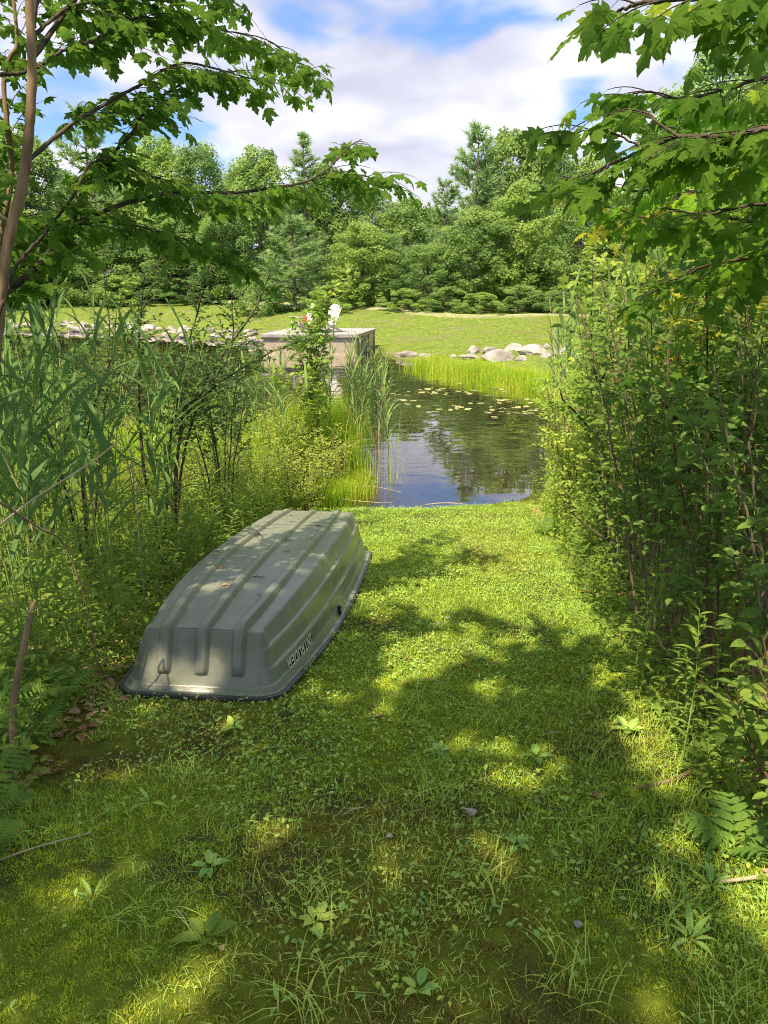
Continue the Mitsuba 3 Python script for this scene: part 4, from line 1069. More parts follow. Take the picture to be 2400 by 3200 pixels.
def shrub(name, label, stems, r, tpl, mat, stem_mat, n_parts, twig=(.12, .32), step=.06, size=(.035, .06), pair=.035, start=.3, rad=(.009, .003), group=None, droop=.15, dens=1.0, cat_='shrub'):
    """stems: lists of points; every stem with its twigs is a part."""
    k = numbered(name); lab(k, label, cat_, group)
    sets = {}
    for pts in stems:
        path = smooth_path(pts, 14); path[1:] += np.cumsum(r.normal(0, .008, path[1:].shape), 0)
        parts = [tube(path, np.linspace(rad[0], rad[1], 14) * r.uniform(.8, 1.2), 6)]
        tb, P, D, N, S = leafy(r, path, start, step, 1.0, size=size, pair=pair) if False else ([], [], [], [], [])
        seg = np.linalg.norm(np.diff(path, axis=0), axis=1); cum = np.concatenate([[0], np.cumsum(seg)]); Lh = cum[-1]
        t = start * Lh
        while t < Lh:
            p = np.array([np.interp(t, cum, path[:, c]) for c in range(3)])
            q = np.array([np.interp(min(Lh, t + .05), cum, path[:, c]) for c in range(3)]); tan = unit(q - p + 1e-9)
            a = r.uniform(0, 6.283); o = np.array([math.cos(a), math.sin(a), 0])
            d = unit(tan * r.uniform(.3, .9) + o * r.uniform(.6, 1.1) + [0, 0, r.uniform(-.1, .35)])
            l = r.uniform(*twig) * (1.15 - .6 * t / Lh)
            u = np.linspace(0, 1, 5); tw = p + np.outer(u, d) * l + np.outer(u ** 2, [0, 0, -droop * l])
            parts.append(tube(tw, np.linspace(.0022, .001, 5), 3, cap=False))
            m = max(2, int(l / pair * dens))
            for i in range(m + 1):
                f = min(1, (i + .7) / (m + .3)); b = p + d * l * f + np.array([0, 0, -droop * l * f * f])
                s = -1 if i % 2 else 1
                hh = unit(np.cross(d, [0, 0, 1.]))
                P.append(b); D.append(d * .6 + hh * s * (.9 if i < m else 0) + r.normal(0, .3, 3) + [0, 0, -.12]); N.append(np.array([0, 0, 1.]) + r.normal(0, .45, 3)); S.append(r.uniform(*size))
            t += step * r.uniform(.5, 1.5)
        key = numbered(k + '__stem'); scene[key] = ply(cat(parts), stem_mat, smooth=True)
        P, D, N, S = map(np.array, (P, D, N, S)); v = r.integers(0, 3, len(P))
        for i in range(3):
            if (v == i).any(): sets.setdefault((f'{tpl}{i}', mat), []).append(frames(P[v == i], D[v == i], N[v == i], S[v == i]))
    leaves(k, 'leaf', [(a, b, np.concatenate(m)) for (a, b), m in sets.items()], n_parts)
    return k


def fan(x, y, h, n, spread, r, lean=(0, 0), bend=.6):
    out = []
    z0 = float(gz(x, y)) - .02
    for i in range(n):
        a = 6.283 * (i + r.uniform(0, .8)) / n; q = r.uniform(.35, 1) * spread; hh = h * r.uniform(.7, 1.05)
        b = np.array([x + .12 * math.cos(a) * r.uniform(.2, 1), y + .12 * math.sin(a) * r.uniform(.2, 1), z0])
        e = b + [q * math.cos(a) + lean[0], q * math.sin(a) + lean[1], hh]
        m = b * .5 + e * .5 + np.array([-math.cos(a), -math.sin(a), 0]) * q * .22 * bend + [0, 0, .03]
        out.append([b, m, e])
    return out


r = rng(202)
# the dark small leaved shrubs at the left, their stems as in the picture
Z = lambda x, y: float(gz(x, y))
shrub('tall_shrub', 'tall shrub with dark leaning stems and small leaves, left of the boat end', [
    [(-2.05, 7.0, Z(-2.05, 7)), (-1.88, 7.0, 1.64), (-1.68, 7.0, 1.90), (-1.40, 7.0, 2.28), (-1.33, 7.0, 2.75)],
    [(-2.1, 6.9, Z(-2.1, 6.9)), (-1.95, 6.9, 1.5), (-1.66, 6.85, 2.45), (-1.42, 6.8, 3.15)],
    [(-2.05, 7.05, .4), (-1.8, 7.3, 1.7), (-1.1, 7.4, 2.2), (-.7, 7.5, 2.35)],
    [(-2.1, 7.1, .4), (-1.9, 7.3, 1.6), (-1.25, 7.6, 2.6), (-1.05, 7.7, 3.0)],
    [(-2.12, 6.9, .4), (-2.2, 6.8, 1.6), (-2.1, 6.7, 2.4), (-1.95, 6.6, 3.0)]], r, 'small', 'shrub_dark_leaf', 'dark_bark', 290, twig=(.15, .5), step=.03, size=(.038, .066), pair=.03, start=.42, rad=(.016, .004))
shrub('tall_shrub', 'tall shrub with upright dark stems behind the shaded reeds, nearer the left edge', [
    [(-2.7, 6.6, Z(-2.7, 6.6)), (-2.5, 6.7, 1.7), (-2.42, 6.8, 2.3), (-2.35, 6.8, 3.2)],
    [(-2.75, 6.7, .4), (-2.7, 6.9, 1.8), (-2.2, 7.0, 2.6), (-1.9, 7.1, 3.3)],
    [(-2.7, 6.5, .4), (-2.9, 6.5, 1.7), (-3.1, 6.5, 2.5), (-3.2, 6.5, 3.1)],
    [(-2.7, 6.6, .4), (-2.6, 6.4, 1.4), (-2.2, 6.2, 2.2), (-2.0, 6.0, 2.5)]], r, 'small', 'shrub_dark_leaf', 'dark_bark', 240, twig=(.15, .5), step=.035, size=(.038, .066), pair=.03, start=.45, rad=(.014, .004))
shrub('tall_shrub', 'dark leaved spreading shrub in front of the dock, just behind the leaning stems', fan(-1.75, 8.1, 2.15, 7, .75, r), r, 'small', 'shrub_dark_leaf', 'dark_bark', 150, twig=(.2, .5), step=.03, size=(.04, .068), pair=.032, start=.52, rad=(.012, .004))
shrub('tall_shrub', 'leafy shrub screening the stone shore at the left, behind the shaded reeds', fan(-3.5, 7.4, 2.3, 9, .9, r), r, 'oval', 'shrub_leaf', 'dark_bark', 150, twig=(.2, .5), step=.045, size=(.04, .07), pair=.04, rad=(.012, .004))
shrub('tall_shrub', 'loose shrub with reddish twigs at the left, in front of the pond arm', fan(-3.6, 9.2, 2.4, 6, .9, r), r, 'small', 'shrub_leaf', 'red_stem', 120, twig=(.2, .45), step=.05, size=(.04, .065), rad=(.012, .004))
# bright bushes behind the boat
for i, (x, y, h, sp, w) in enumerate([(-1.5, 9.0, 1.15, .45, 'nearest the boat'), (-.95, 9.7, 1.05, .40, 'right end, by the water edge'), (-2.05, 9.7, 1.35, .5, 'in the middle of the bright row'), (-.75, 10.6, .95, .35, 'between the sunlit reeds and the ramp'), (-2.6, 10.4, 1.3, .5, 'farther left in the bright row'), (-2.9, 9.3, 1.3, .5, 'left of the middle, behind the leaning stems'), (-1.1, 9.2, .8, .35, 'low at the end of the boat'), (-1.4, 10.5, 1.25, .45, 'right behind the others below the sapling'), (-1.95, 8.4, .95, .4, 'half shaded by the boat end')]):
    shrub('bright_bush', f'yellow green fine leaved bush in the sun, {w}', fan(x, y, h, 13, sp, r, bend=.3), r, 'small', 'bright_leaf', 'red_stem', 60, twig=(.07, .22), step=.035, size=(.024, .045), pair=.022, start=.12, rad=(.005, .0015), cat_='bush')
sap = [[(-1.0, 11.1, Z(-1, 11.1)), (-1.02, 11.1, 1.3), (-1.0, 11.1, 2.2), (-1.02, 11.1, 2.6)], [(-.98, 11.0, Z(-.98, 11)), (-.96, 11, 1.2), (-.90, 11, 2.1), (-.84, 11.05, 2.75)], [(-.98, 11, 1.5), (-.92, 10.95, 2.2), (-.75, 10.9, 2.74), (-.50, 10.9, 2.98)], [(-.94, 11, 1.6), (-1.1, 11, 2.1), (-1.2, 11, 2.5)], [(-.93, 11, 1.0), (-1.2, 10.9, 1.4), (-1.45, 10.8, 1.75)], [(-.97, 11, 1.0), (-1.15, 10.9, 1.7), (-1.3, 10.9, 2.2)]]
shrub('maple_sapling', 'bright yellow green maple sapling in the sun in front of the dock', sap, r, 'lobed_light', 'bright_leaf', 'red_stem', 200, twig=(.10, .27), step=.032, size=(.06, .10), pair=.05, start=.15, rad=(.010, .003), cat_='sapling')

# right bank: shrubs with many bare stems below and oval leaves above
dog = [(1.72, 2.75, 1.65, .38, 'nearest the viewer at the right edge', 'shrub_leaf'), (1.72, 3.45, 1.75, .42, 'second from the viewer on the right', 'shrub_leaf'), (1.72, 4.35, 1.75, .42, 'in the middle of the right bank with grey stems', 'shrub_leaf'), (2.2, 3.6, 2.1, .5, 'behind the two nearest at the right edge', 'shrub_leaf'),
       (1.98, 5.2, 1.85, .45, 'beyond the grey stemmed one', 'weed_leaf'), (2.1, 6.2, 1.75, .42, 'halfway down the right bank', 'weed_leaf'), (2.2, 7.3, 1.6, .4, 'near the pond on the right', 'bright_leaf'), (2.75, 4.7, 2.3, .55, 'tall behind the grey stemmed one', 'weed_leaf'), (2.2, 8.5, 1.5, .4, 'last before the water on the right', 'bright_leaf'), (2.75, 6.8, 2.3, .5, 'tall by the right reeds', 'weed_leaf'), (1.55, 2.35, .8, .25, 'low at the right edge', 'weed_leaf'),
       (2.45, 9.8, 1.4, .4, 'overhanging the water on the right', 'bright_leaf'),
       (2.9, 5.7, 2.2, .5, 'in the second row behind the middle', 'bright_leaf'), (3.1, 7.8, 2.1, .5, 'in the second row towards the pond', 'weed_leaf'), (2.35, 4.2, 1.9, .5, 'in the second row near the saplings', 'weed_leaf'), (3.3, 6.4, 2.3, .5, 'far back on the right bank', 'bright_leaf'), (2.7, 9.0, 1.7, .5, 'beside the right reeds at the water', 'bright_leaf')]
for i, (x, y, h, sp, w, m) in enumerate(dog):
    shrub('oval_leaved_shrub', f'many stemmed shrub with oval leaves, {w}', fan(x, y, h * (1.1 if y < 4 else 1.35), 14 if y < 5 else 12, sp, r, lean=(-.10, 0)), r, 'oval', m, ['shrub_stem', 'red_stem', 'shrub_stem'][i % 3], 210 if y < 6 else 90, twig=(.10, .38), step=.06, size=(.045, .088), pair=.048, start=.40 if y < 4.5 else .34 if y < 6 else .22, rad=(.0085, .003))
for i, (pts, w, m) in enumerate([
    ([[(2.1, 4.6, Z(2.1, 4.6)), (2.0, 4.6, 1.7), (1.85, 4.55, 2.5), (1.75, 4.5, 3.0)], [(2.0, 4.6, 1.5), (1.7, 4.4, 2.1), (1.45, 4.3, 2.3)], [(1.95, 4.6, 1.9), (2.2, 4.5, 2.5), (2.3, 4.4, 3.0)]], 'among the right shrubs, middle', 'maple_leaf'),
    ([[(2.15, 7.0, Z(2.15, 7)), (2.0, 7.0, 1.6), (1.85, 7.0, 2.4), (1.8, 7.0, 3.1)], [(2.0, 7, 1.5), (1.6, 6.9, 1.9), (1.5, 6.8, 2.0)], [(1.95, 7, 2), (2.3, 7, 2.8), (2.4, 6.9, 3.2)]], 'rising above the right shrubs towards the pond', 'bright_leaf'),
    ([[(2.4, 5.5, Z(2.4, 5.5)), (2.35, 5.5, 2.0), (2.2, 5.4, 2.9), (2.1, 5.3, 3.5)], [(2.35, 5.5, 1.8), (2.0, 5.3, 2.5), (1.8, 5.2, 2.8)], [(2.3, 5.5, 2.2), (2.6, 5.3, 2.9), (2.75, 5.2, 3.3)]], 'tall below the right maple branches', 'maple_yellow_leaf'),
    ([[(2.75, 8.4, Z(2.75, 8.4)), (2.65, 8.4, 2.2), (2.5, 8.4, 3.2), (2.4, 8.4, 3.75)], [(2.65, 8.4, 2.0), (2.3, 8.3, 2.8), (2.15, 8.3, 3.2)], [(2.6, 8.4, 2.5), (2.9, 8.3, 3.3), (3.1, 8.2, 3.7)], [(2.68, 8.4, 1.6), (2.3, 8.2, 2.1), (2.1, 8.1, 2.3)]], 'tallest and brightest, at the far end of the right bank', 'bright_leaf'),
    ([[(2.9, 6.3, Z(2.9, 6.3)), (2.8, 6.3, 2.2), (2.6, 6.2, 3.2), (2.55, 6.1, 3.9)], [(2.8, 6.3, 2.3), (2.4, 6.2, 3.0), (2.2, 6.1, 3.3)], [(2.75, 6.3, 2.6), (3.1, 6.2, 3.4), (3.3, 6.1, 3.8)]], 'pale green and tall, behind the middle of the right shrubs', 'weed_leaf')]):
    shrub('maple_sapling', f'maple sapling with lobed leaves, {w}', pts, r, 'lobed_light', m, 'dark_bark', 150, twig=(.16, .45), step=.045, size=(.06, .095), pair=.055, start=.3, rad=(.012, .004), cat_='sapling')

# tall weeds with narrow leaves
WEED = []
for i in range(8):
    rr = rng(300 + i)
    st = smooth_path([(0, 0, -.02), (rr.normal(0, .03), rr.normal(0, .03), .5), (rr.normal(0, .09), rr.normal(0, .09), 1)], 10)
    nl = 30
    P, D, N, S, V = [], [], [], [], []
    for j in range(nl):
        t = .16 + .84 * (j + .5) / nl; p = np.array([np.interp(t, np.linspace(0, 1, 10), st[:, c]) for c in range(3)])
        a = j * 2.4 + rr.normal(0, .3)
        P.append(p); D.append([math.cos(a), math.sin(a), rr.uniform(-.15, .75) + .5 * t]); N.append([-math.cos(a) * .3, -math.sin(a) * .3, 1]); S.append(.155 * math.sin(math.pi * min(1, .22 + .72 * (1 - t))) ** .7 * rr.uniform(.75, 1.2)); V.append(rr.integers(0, 3))
    P, D, N, S, V = np.array(P), np.array(D, float), np.array(N, float), np.array(S), np.array(V)
    M4 = frames(P, D, N, S)
    WEED.append((V, M4)); TPL[f'weedstem{i}'] = tube(st, np.linspace(.0052, .002, 10), 5); TPL[f'weedfoliage{i}'] = cat([bake(TPL[f'lance{v}'], M4[V == v]) for v in range(3)])


def weed(x, y, h, r, label, group, mat, parts):
    i = int(r.integers(0, 8)); a = r.uniform(0, 6.283); c, s = math.cos(a), math.sin(a)
    m = np.eye(4); w = h ** .6; m[:3, :3] = np.array([[c * w, -s * w, 0], [s * w, c * w, 0], [0, 0, h]]); m[:3, 3] = (x, y, float(gz(x, y))); m[0, 2] += r.normal(0, .08) * h; m[1, 2] += r.normal(0, .08) * h
    k = numbered('tall_weed'); lab(k, label, 'weed', group)
    inst(k + '__stem', group_of(f'weedstem{i}', 'green_stem'), m)
    if parts:
        V, M4 = WEED[i]
        for v, q in zip(V, M4): inst(numbered(k + '__leaf'), group_of(f'lance{v}', mat), m @ q)
    else:
        inst(k + '__foliage', group_of(f'weedfoliage{i}', mat), m)


def WL(x, y):
    e = np.interp(y, [3.2, 3.7, 7, 10.2], [-1.62, -1.66, -1.32, -1.15]) - x
    return ('at the edge ' if e < .4 else 'deeper in ') + ('by the boat corner' if y < 4.6 else 'beside the boat middle' if y < 6 else 'beside the boat end' if y < 8 else 'between boat and pond')


def WR(x, y):
    e = x - np.interp(y, [2.3, 4.65, 8.4, 10], [1.28, 1.45, 1.85, 2.05])
    return ('at the path edge ' if e < .25 else 'among the stems ') + ('nearest the viewer' if y < 3.6 else 'level with the boat' if y < 5 else 'beyond the boat' if y < 7.2 else 'near the pond')


n = 0
while n < 150:
    y = r.uniform(3.2, 10.2); x = np.interp(y, [3.2, 3.7, 7, 10.2], [-1.62, -1.66, -1.32, -1.15]) - abs(r.normal(0, .75))
    if abs(x) > .56 * y: continue
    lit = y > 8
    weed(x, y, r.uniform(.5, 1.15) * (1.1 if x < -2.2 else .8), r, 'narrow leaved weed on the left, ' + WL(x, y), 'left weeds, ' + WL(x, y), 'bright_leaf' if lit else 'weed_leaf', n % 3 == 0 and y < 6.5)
    n += 1
n = 0
while n < 85:
    y = r.uniform(2.3, 10.0); x = np.interp(y, [2.3, 4.65, 8.4, 10], [1.28, 1.45, 1.85, 2.05]) + abs(r.normal(0, .38))
    if abs(x) > .56 * y: continue
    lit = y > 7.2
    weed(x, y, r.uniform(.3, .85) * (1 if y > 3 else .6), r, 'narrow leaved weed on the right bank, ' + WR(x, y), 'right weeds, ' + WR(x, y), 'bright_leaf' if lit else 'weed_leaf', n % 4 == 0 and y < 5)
    n += 1

# ferns
for i, (x, y, s, nf, w) in enumerate([(-1.62, 2.55, .36, 7, 'nearest at the left edge'), (-1.9, 3.0, .42, 8, 'at the left edge below the leaning stick'), (-1.66, 3.15, .34, 6, 'left of the boat corner'), (-2.1, 3.5, .55, 7, 'deeper in the left thicket'), (-1.72, 3.55, .40, 5, 'closest to the boat corner'), (-1.42, 2.25, .26, 5, 'low at the left edge of the path'), (-2.3, 4.1, .5, 6, 'behind the shaded weeds at the left'),
                              (1.78, 8.0, .30, 6, 'on the right bank in the sun'), (1.30, 2.36, .27, 4, 'at the lower right with broad fronds')]):
    k = numbered('fern'); lab(k, f'green fern with feathered fronds, {w}', 'fern')
    z0 = float(gz(x, y))
    for j in range(nf):
        a = 6.283 * j / nf + r.uniform(-.4, .4); el = r.uniform(.35, .95)
        d = np.array([[math.cos(a) * math.cos(el), math.sin(a) * math.cos(el), math.sin(el)]]); nn = np.array([[-math.cos(a) * math.sin(el), -math.sin(a) * math.sin(el), math.cos(el)]])
        inst(numbered(k + '__frond'), group_of('lobed' if i == 8 else f'fern{r.integers(0, 3)}', 'fern_leaf'), frames(np.array([[x, y, z0]]), d, nn, np.array([s * r.uniform(.75, 1.15)]))[0])

# sticks and bent dead stems
for pts, rad, mat, label in [
    ([(-1.60, 2.86, .85), (-1.585, 2.9, 1.15), (-1.55, 3.0, 1.40), (-1.53, 3.1, 1.56)], (.018, .012), 'dead_wood', 'broken brown stick leaning in the ferns at the left edge'),
    ([(-1.62, 2.95, 2.10), (-1.56, 3.0, 2.04), (-1.50, 3.2, 1.86), (-1.46, 3.3, 1.77), (-1.44, 3.4, 1.5), (-1.45, 3.5, 1.1), (-1.5, 3.5, .8)], (.006, .003), 'dead_wood', 'bent brown dead stem hanging down at the left edge'),
    ([(-1.70, 3.1, 1.86), (-1.58, 3.3, 1.96), (-1.45, 3.5, 2.04), (-1.36, 3.6, 2.10), (-1.30, 3.75, 2.16)], (.005, .003), 'pale_stem', 'thin pale dead stem slanting across the reeds at the left'),
    ([(2.05, 6.0, .75), (1.9, 6.15, .80), (1.75, 6.35, .88), (1.62, 6.5, .97)], (.011, .006), 'dark_bark', 'dark bare branch jutting out of the right bank'),
    ([(1.75, 3.9, .75), (1.55, 3.95, .95), (1.42, 4.0, 1.08)], (.008, .004), 'pale_stem', 'pale bare twig sticking out of the right shrubs'),
    ([(1.60, 2.3, .92), (1.38, 2.2, .93), (1.15, 2.15, .935)], (.009, .006), 'pale_stem', 'pale stick lying at the right edge of the path'),
    ([(1.45, 3.0, .81), (1.25, 2.85, .835), (1.05, 2.78, .84)], (.012, .007), 'bark', 'grey stick lying under the right shrubs'),
    ([(-1.62, 5.0, .62), (-1.45, 5.35, .66), (-1.28, 5.9, .70)], (.006, .003), 'pale_stem', 'pale stem lying along the far side of the boat'),
    ([(-.5, 10.5, .12), (-.15, 10.6, .1), (.25, 10.5, .04)], (.006, .003), 'pale_stem', 'pale reed stalk fallen into the water at the left bank'),
    ([(-.6, 9.95, .1), (-.2, 9.9, .07), (.1, 9.95, .05)], (.006, .004), 'pale_stem', 'pale stalk lying on the shore at the left of the ramp'),
    ([(.55, 9.8, .06), (.8, 9.87, .065), (1.05, 9.85, .06)], (.008, .005), 'pale_stem', 'pale stalk lying along the shore in the middle of the ramp'),
    ([(-1.5, 2.2, .91), (-1.3, 2.35, .90), (-1.12, 2.45, .89)], (.005, .003), 'pale_stem', 'thin pale stalk on the moss at the left')]:
    key = put('stick', tube(smooth_path(pts, 16), np.linspace(rad[0], rad[1], 16), 7), mat, smooth=True); lab(key, label, 'stick')

# low leaves that fill the thickets
r = rng(606)
n = 24000
x = np.concatenate([-1.50 - abs(r.normal(0, 1.0, n // 2)), np.zeros(n - n // 2)]); y = r.uniform(2.0, 11.8, n)
right = np.arange(n) >= n // 2
x[~right] = np.interp(y[~right], [2, 3.7, 7, 10], [-1.35, -1.58, -1.28, -1.0]) - abs(r.normal(0, .8, (~right).sum()))
x[right] = np.interp(y[right], [2.0, 4.65, 8.4, 12], [1.30, 1.45, 1.85, 2.6]) + abs(r.normal(0, .55, right.sum()))
g = gz(x, y); ok = (g > .0) & (np.abs(x) < .62 * y + .5)
x, y, g = x[ok], y[ok], g[ok]
p = np.column_stack([x, y, g + .02 + abs(r.normal(0, .22, len(x))) * np.clip(np.where(x > 0, x - np.interp(y, [2.0, 8.4, 12], [1.2, 1.75, 2.5]), -x - 1.1) / .5, .12, 1)])
M4 = frames(p, r.normal(0, 1, p.shape) * [1, 1, .35], r.normal(0, .45, p.shape) + [0, 0, 1], r.uniform(.03, .075, len(p)))
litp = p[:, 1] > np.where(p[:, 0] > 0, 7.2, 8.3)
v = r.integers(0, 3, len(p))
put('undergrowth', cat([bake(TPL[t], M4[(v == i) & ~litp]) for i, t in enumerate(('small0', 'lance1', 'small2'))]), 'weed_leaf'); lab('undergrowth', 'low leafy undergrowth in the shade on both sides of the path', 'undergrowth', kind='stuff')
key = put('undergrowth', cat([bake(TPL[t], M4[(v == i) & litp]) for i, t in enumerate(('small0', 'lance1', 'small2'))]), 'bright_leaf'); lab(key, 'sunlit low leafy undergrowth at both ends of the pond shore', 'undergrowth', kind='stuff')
# dry leaf litter under the thickets
x = np.concatenate([-1.4 - abs(r.normal(0, .5, 1500)), 1.35 + abs(r.normal(0, .5, 1500))]); y = r.uniform(2, 9.5, 3000)
x = np.where(x > 0, x + .07 * (y - 2), x + .03 * (y - 4)); p = np.column_stack([x, y, gz(x, y) + bump(x, y) + .012])
put('leaf_litter', bake(TPL['oval1'], frames(p, r.normal(0, 1, p.shape) * [1, 1, .15], r.normal(0, .35, p.shape) + [0, 0, 1], r.uniform(.035, .08, len(p)))), 'dry_leaf'); lab('leaf_litter', 'brown leaf litter under the thickets on both sides', 'leaf litter', kind='stuff')
# ------------------------------------------------------------------ grass and moss


def strips(P, A, H, W, B, nseg=3):
    """Grass blades: base P, azimuth A, height H, width W, bend B -> mesh."""
    n = len(P); t = np.linspace(0, 1, nseg + 1)
    d = np.column_stack([np.cos(A), np.sin(A), 0 * A]); s = np.column_stack([-np.sin(A), np.cos(A), 0 * A])
    c = P[:, None] + d[:, None] * (B * H)[:, None, None] * (t ** 2)[None, :, None] + np.array([0, 0, 1.]) * (H[:, None] * (t - .35 * B[:, None] ** 2 * t ** 3))[..., None]
    w = (W[:, None] * (1 - t ** 1.6)[None] * .5)[..., None] * s[:, None]
    L, R = c - w, c + w
    v = np.concatenate([L[:, :-1], R[:, :-1], c[:, -1:]], 1)          # n, 2*nseg+1
    f = []
    for i in range(nseg - 1): f += [(i, nseg + i, nseg + i + 1), (i, nseg + i + 1, i + 1)]
    f += [(nseg - 1, 2 * nseg - 1, 2 * nseg)]
    f = np.array(f)
    return v.reshape(-1, 3), (f[None] + (np.arange(n) * (2 * nseg + 1))[:, None, None]).reshape(-1, 3)


def path_left(y): return np.interp(y, [1, 1.6, 2.4, 3.4, 3.6, 7, 9.9], [-1.5, -1.35, -1.4, -1.55, -1.6, -1.45, -1.1])
def path_right(y): return np.interp(y, [1, 2.0, 2.5, 4.65, 8.4, 11], [1.15, 1.22, 1.25, 1.45, 1.85, 2.4])


r = rng(808)


def scatter(n, y0=1.0, y1=10.0, pw=1.0):
    y = y0 + (y1 - y0) * r.uniform(0, 1, n) ** pw
    x = path_left(y) - .25 + (path_right(y) - path_left(y) + .55) * r.uniform(0, 1, n)
    boat_side = ((np.column_stack([x, y]) - BO[:2]) @ unit(bv[:2])); along = (np.column_stack([x, y]) - BO[:2]) @ unit(bu[:2])
    ok = ~((along > .03) & (along < LEN - .03) & (np.abs(boat_side) < b_gun(np.clip(along, 0, LEN)) + .0)) & (np.abs(x) < .6 * y + .35)
    return x[ok], y[ok]


def near_z(x, y): return gz(x, y) + bump(x, y) * np.clip(sdist(x, y) / .5, .25, 1)


# moss: little tufts
x, y = scatter(250000, 1.0, 8.0, 1.2)
x2, y2 = scatter(250000, 1.2, 4.2, 1.2); x, y = np.concatenate([x, x2]), np.concatenate([y, y2])
q = np.column_stack([x, y, 0 * x]); cover = meshkit.fbm(q * 2.2, 4, 3)
ok = cover > .26; x, y = x[ok], y[ok]
P = np.column_stack([x, y, near_z(x, y) - .004])
n = len(P)
L = r.uniform(.007, .020, n) * (.6 + .9 * meshkit.noise(q[ok] * 16, 3))
M4 = frames(P, r.normal(0, .8, (n, 3)) + [0, 0, 1.0], r.normal(0, 1, (n, 3)), np.column_stack([r.uniform(.04, .075, n), L, L]))
put('moss', bake(TPL['needle'], M4), 'moss_tuft'); lab('moss', 'cushions of yellow green moss covering the shaded path', 'moss', kind='stuff')
# fine grass
x, y = scatter(135000, 1.0, 10.05, .95)
q = np.column_stack([x, y, 0 * x]); dens = meshkit.fbm(q * 1.6 + 5, 4, 6) + .16 * np.clip((x + .3) / 1.2, -1, 1) + .16 * np.clip((y - 3.5) / 3, 0, 1) - .16 * np.clip((3.2 - y) / 1, 0, 1) * (x < 0)
ok = dens > r.uniform(.34, .60, len(x)); x, y = x[ok], y[ok]; n = len(x)
edge = np.clip(1 - np.minimum(x - path_left(y), path_right(y) - x) / .35, 0, 1)
H = r.uniform(.015, .048, n) * (1 + 1.3 * edge * r.uniform(0, 1, n)) * np.where(r.uniform(0, 1, n) < .04, 2.0, 1)
put('grass', strips(np.column_stack([x, y, near_z(x, y) - .006]), r.uniform(0, 6.283, n), H, r.uniform(.0026, .0055, n), r.uniform(.2, 1.5, n), 2), 'grass_blade', smooth=False); lab('grass', 'short mown grass of the path running down to the pond', 'grass', kind='stuff')
# taller tufts here and there
tc = [(.9, 2.0), (.35, 2.2), (.55, 1.75), (-.25, 2.1), (.2, 2.75), (.8, 2.5), (1.0, 3.0), (.6, 3.4), (-.9, 2.9), (1.1, 3.7), (.2, 3.6), (-.2, 1.7), (.95, 1.6), (-.8, 2.0), (1.25, 5.0), (.9, 5.2), (1.55, 6.6), (-.45, 4.1), (-.2, 5.2), (1.0, 9.7), (1.7, 9.9), (2.1, 9.6), (-.9, 9.3)]
B_ = []
for cx, cy in tc:
    k = 42; a = r.uniform(0, 6.283, k); px = cx + r.normal(0, .07, k); py = cy + r.normal(0, .06, k)
    B_.append(strips(np.column_stack([px, py, near_z(px, py) - .005]), a, r.uniform(.06, .16, k), r.uniform(.003, .006, k), r.uniform(.6, 1.6, k), 4))
key = put('grass', cat(B_), 'grass_blade'); lab(key, 'longer grass tufts scattered over the mossy path', 'grass', kind='stuff')
# small leaves of clover and seedlings
x, y = scatter(42000, 1.0, 9.9, 1.0)
q = np.column_stack([x, y, 0 * x]); ok = meshkit.fbm(q * 1.9 + 2, 4, 8) + .1 * np.clip((y - 3) / 2, -1, 1) > r.uniform(.34, .62, len(x)); x, y = x[ok], y[ok]; n = len(x)
P = np.column_stack([x, y, near_z(x, y) + r.uniform(.008, .035, n)])
M4 = frames(P, r.normal(0, 1, (n, 3)) * [1, 1, .3] + [0, 0, .15], r.normal(0, .3, (n, 3)) + [0, 0, 1], r.uniform(.013, .032, n))
v = r.integers(0, 4, n)
put('ground_cover', cat([bake(TPL[t], M4[v == i]) for i, t in enumerate(('small0', 'small1', 'oval0', 'lance0'))]), 'clover_leaf'); lab('ground_cover', 'small round leaves of low plants spread over the moss', 'ground cover', kind='stuff')
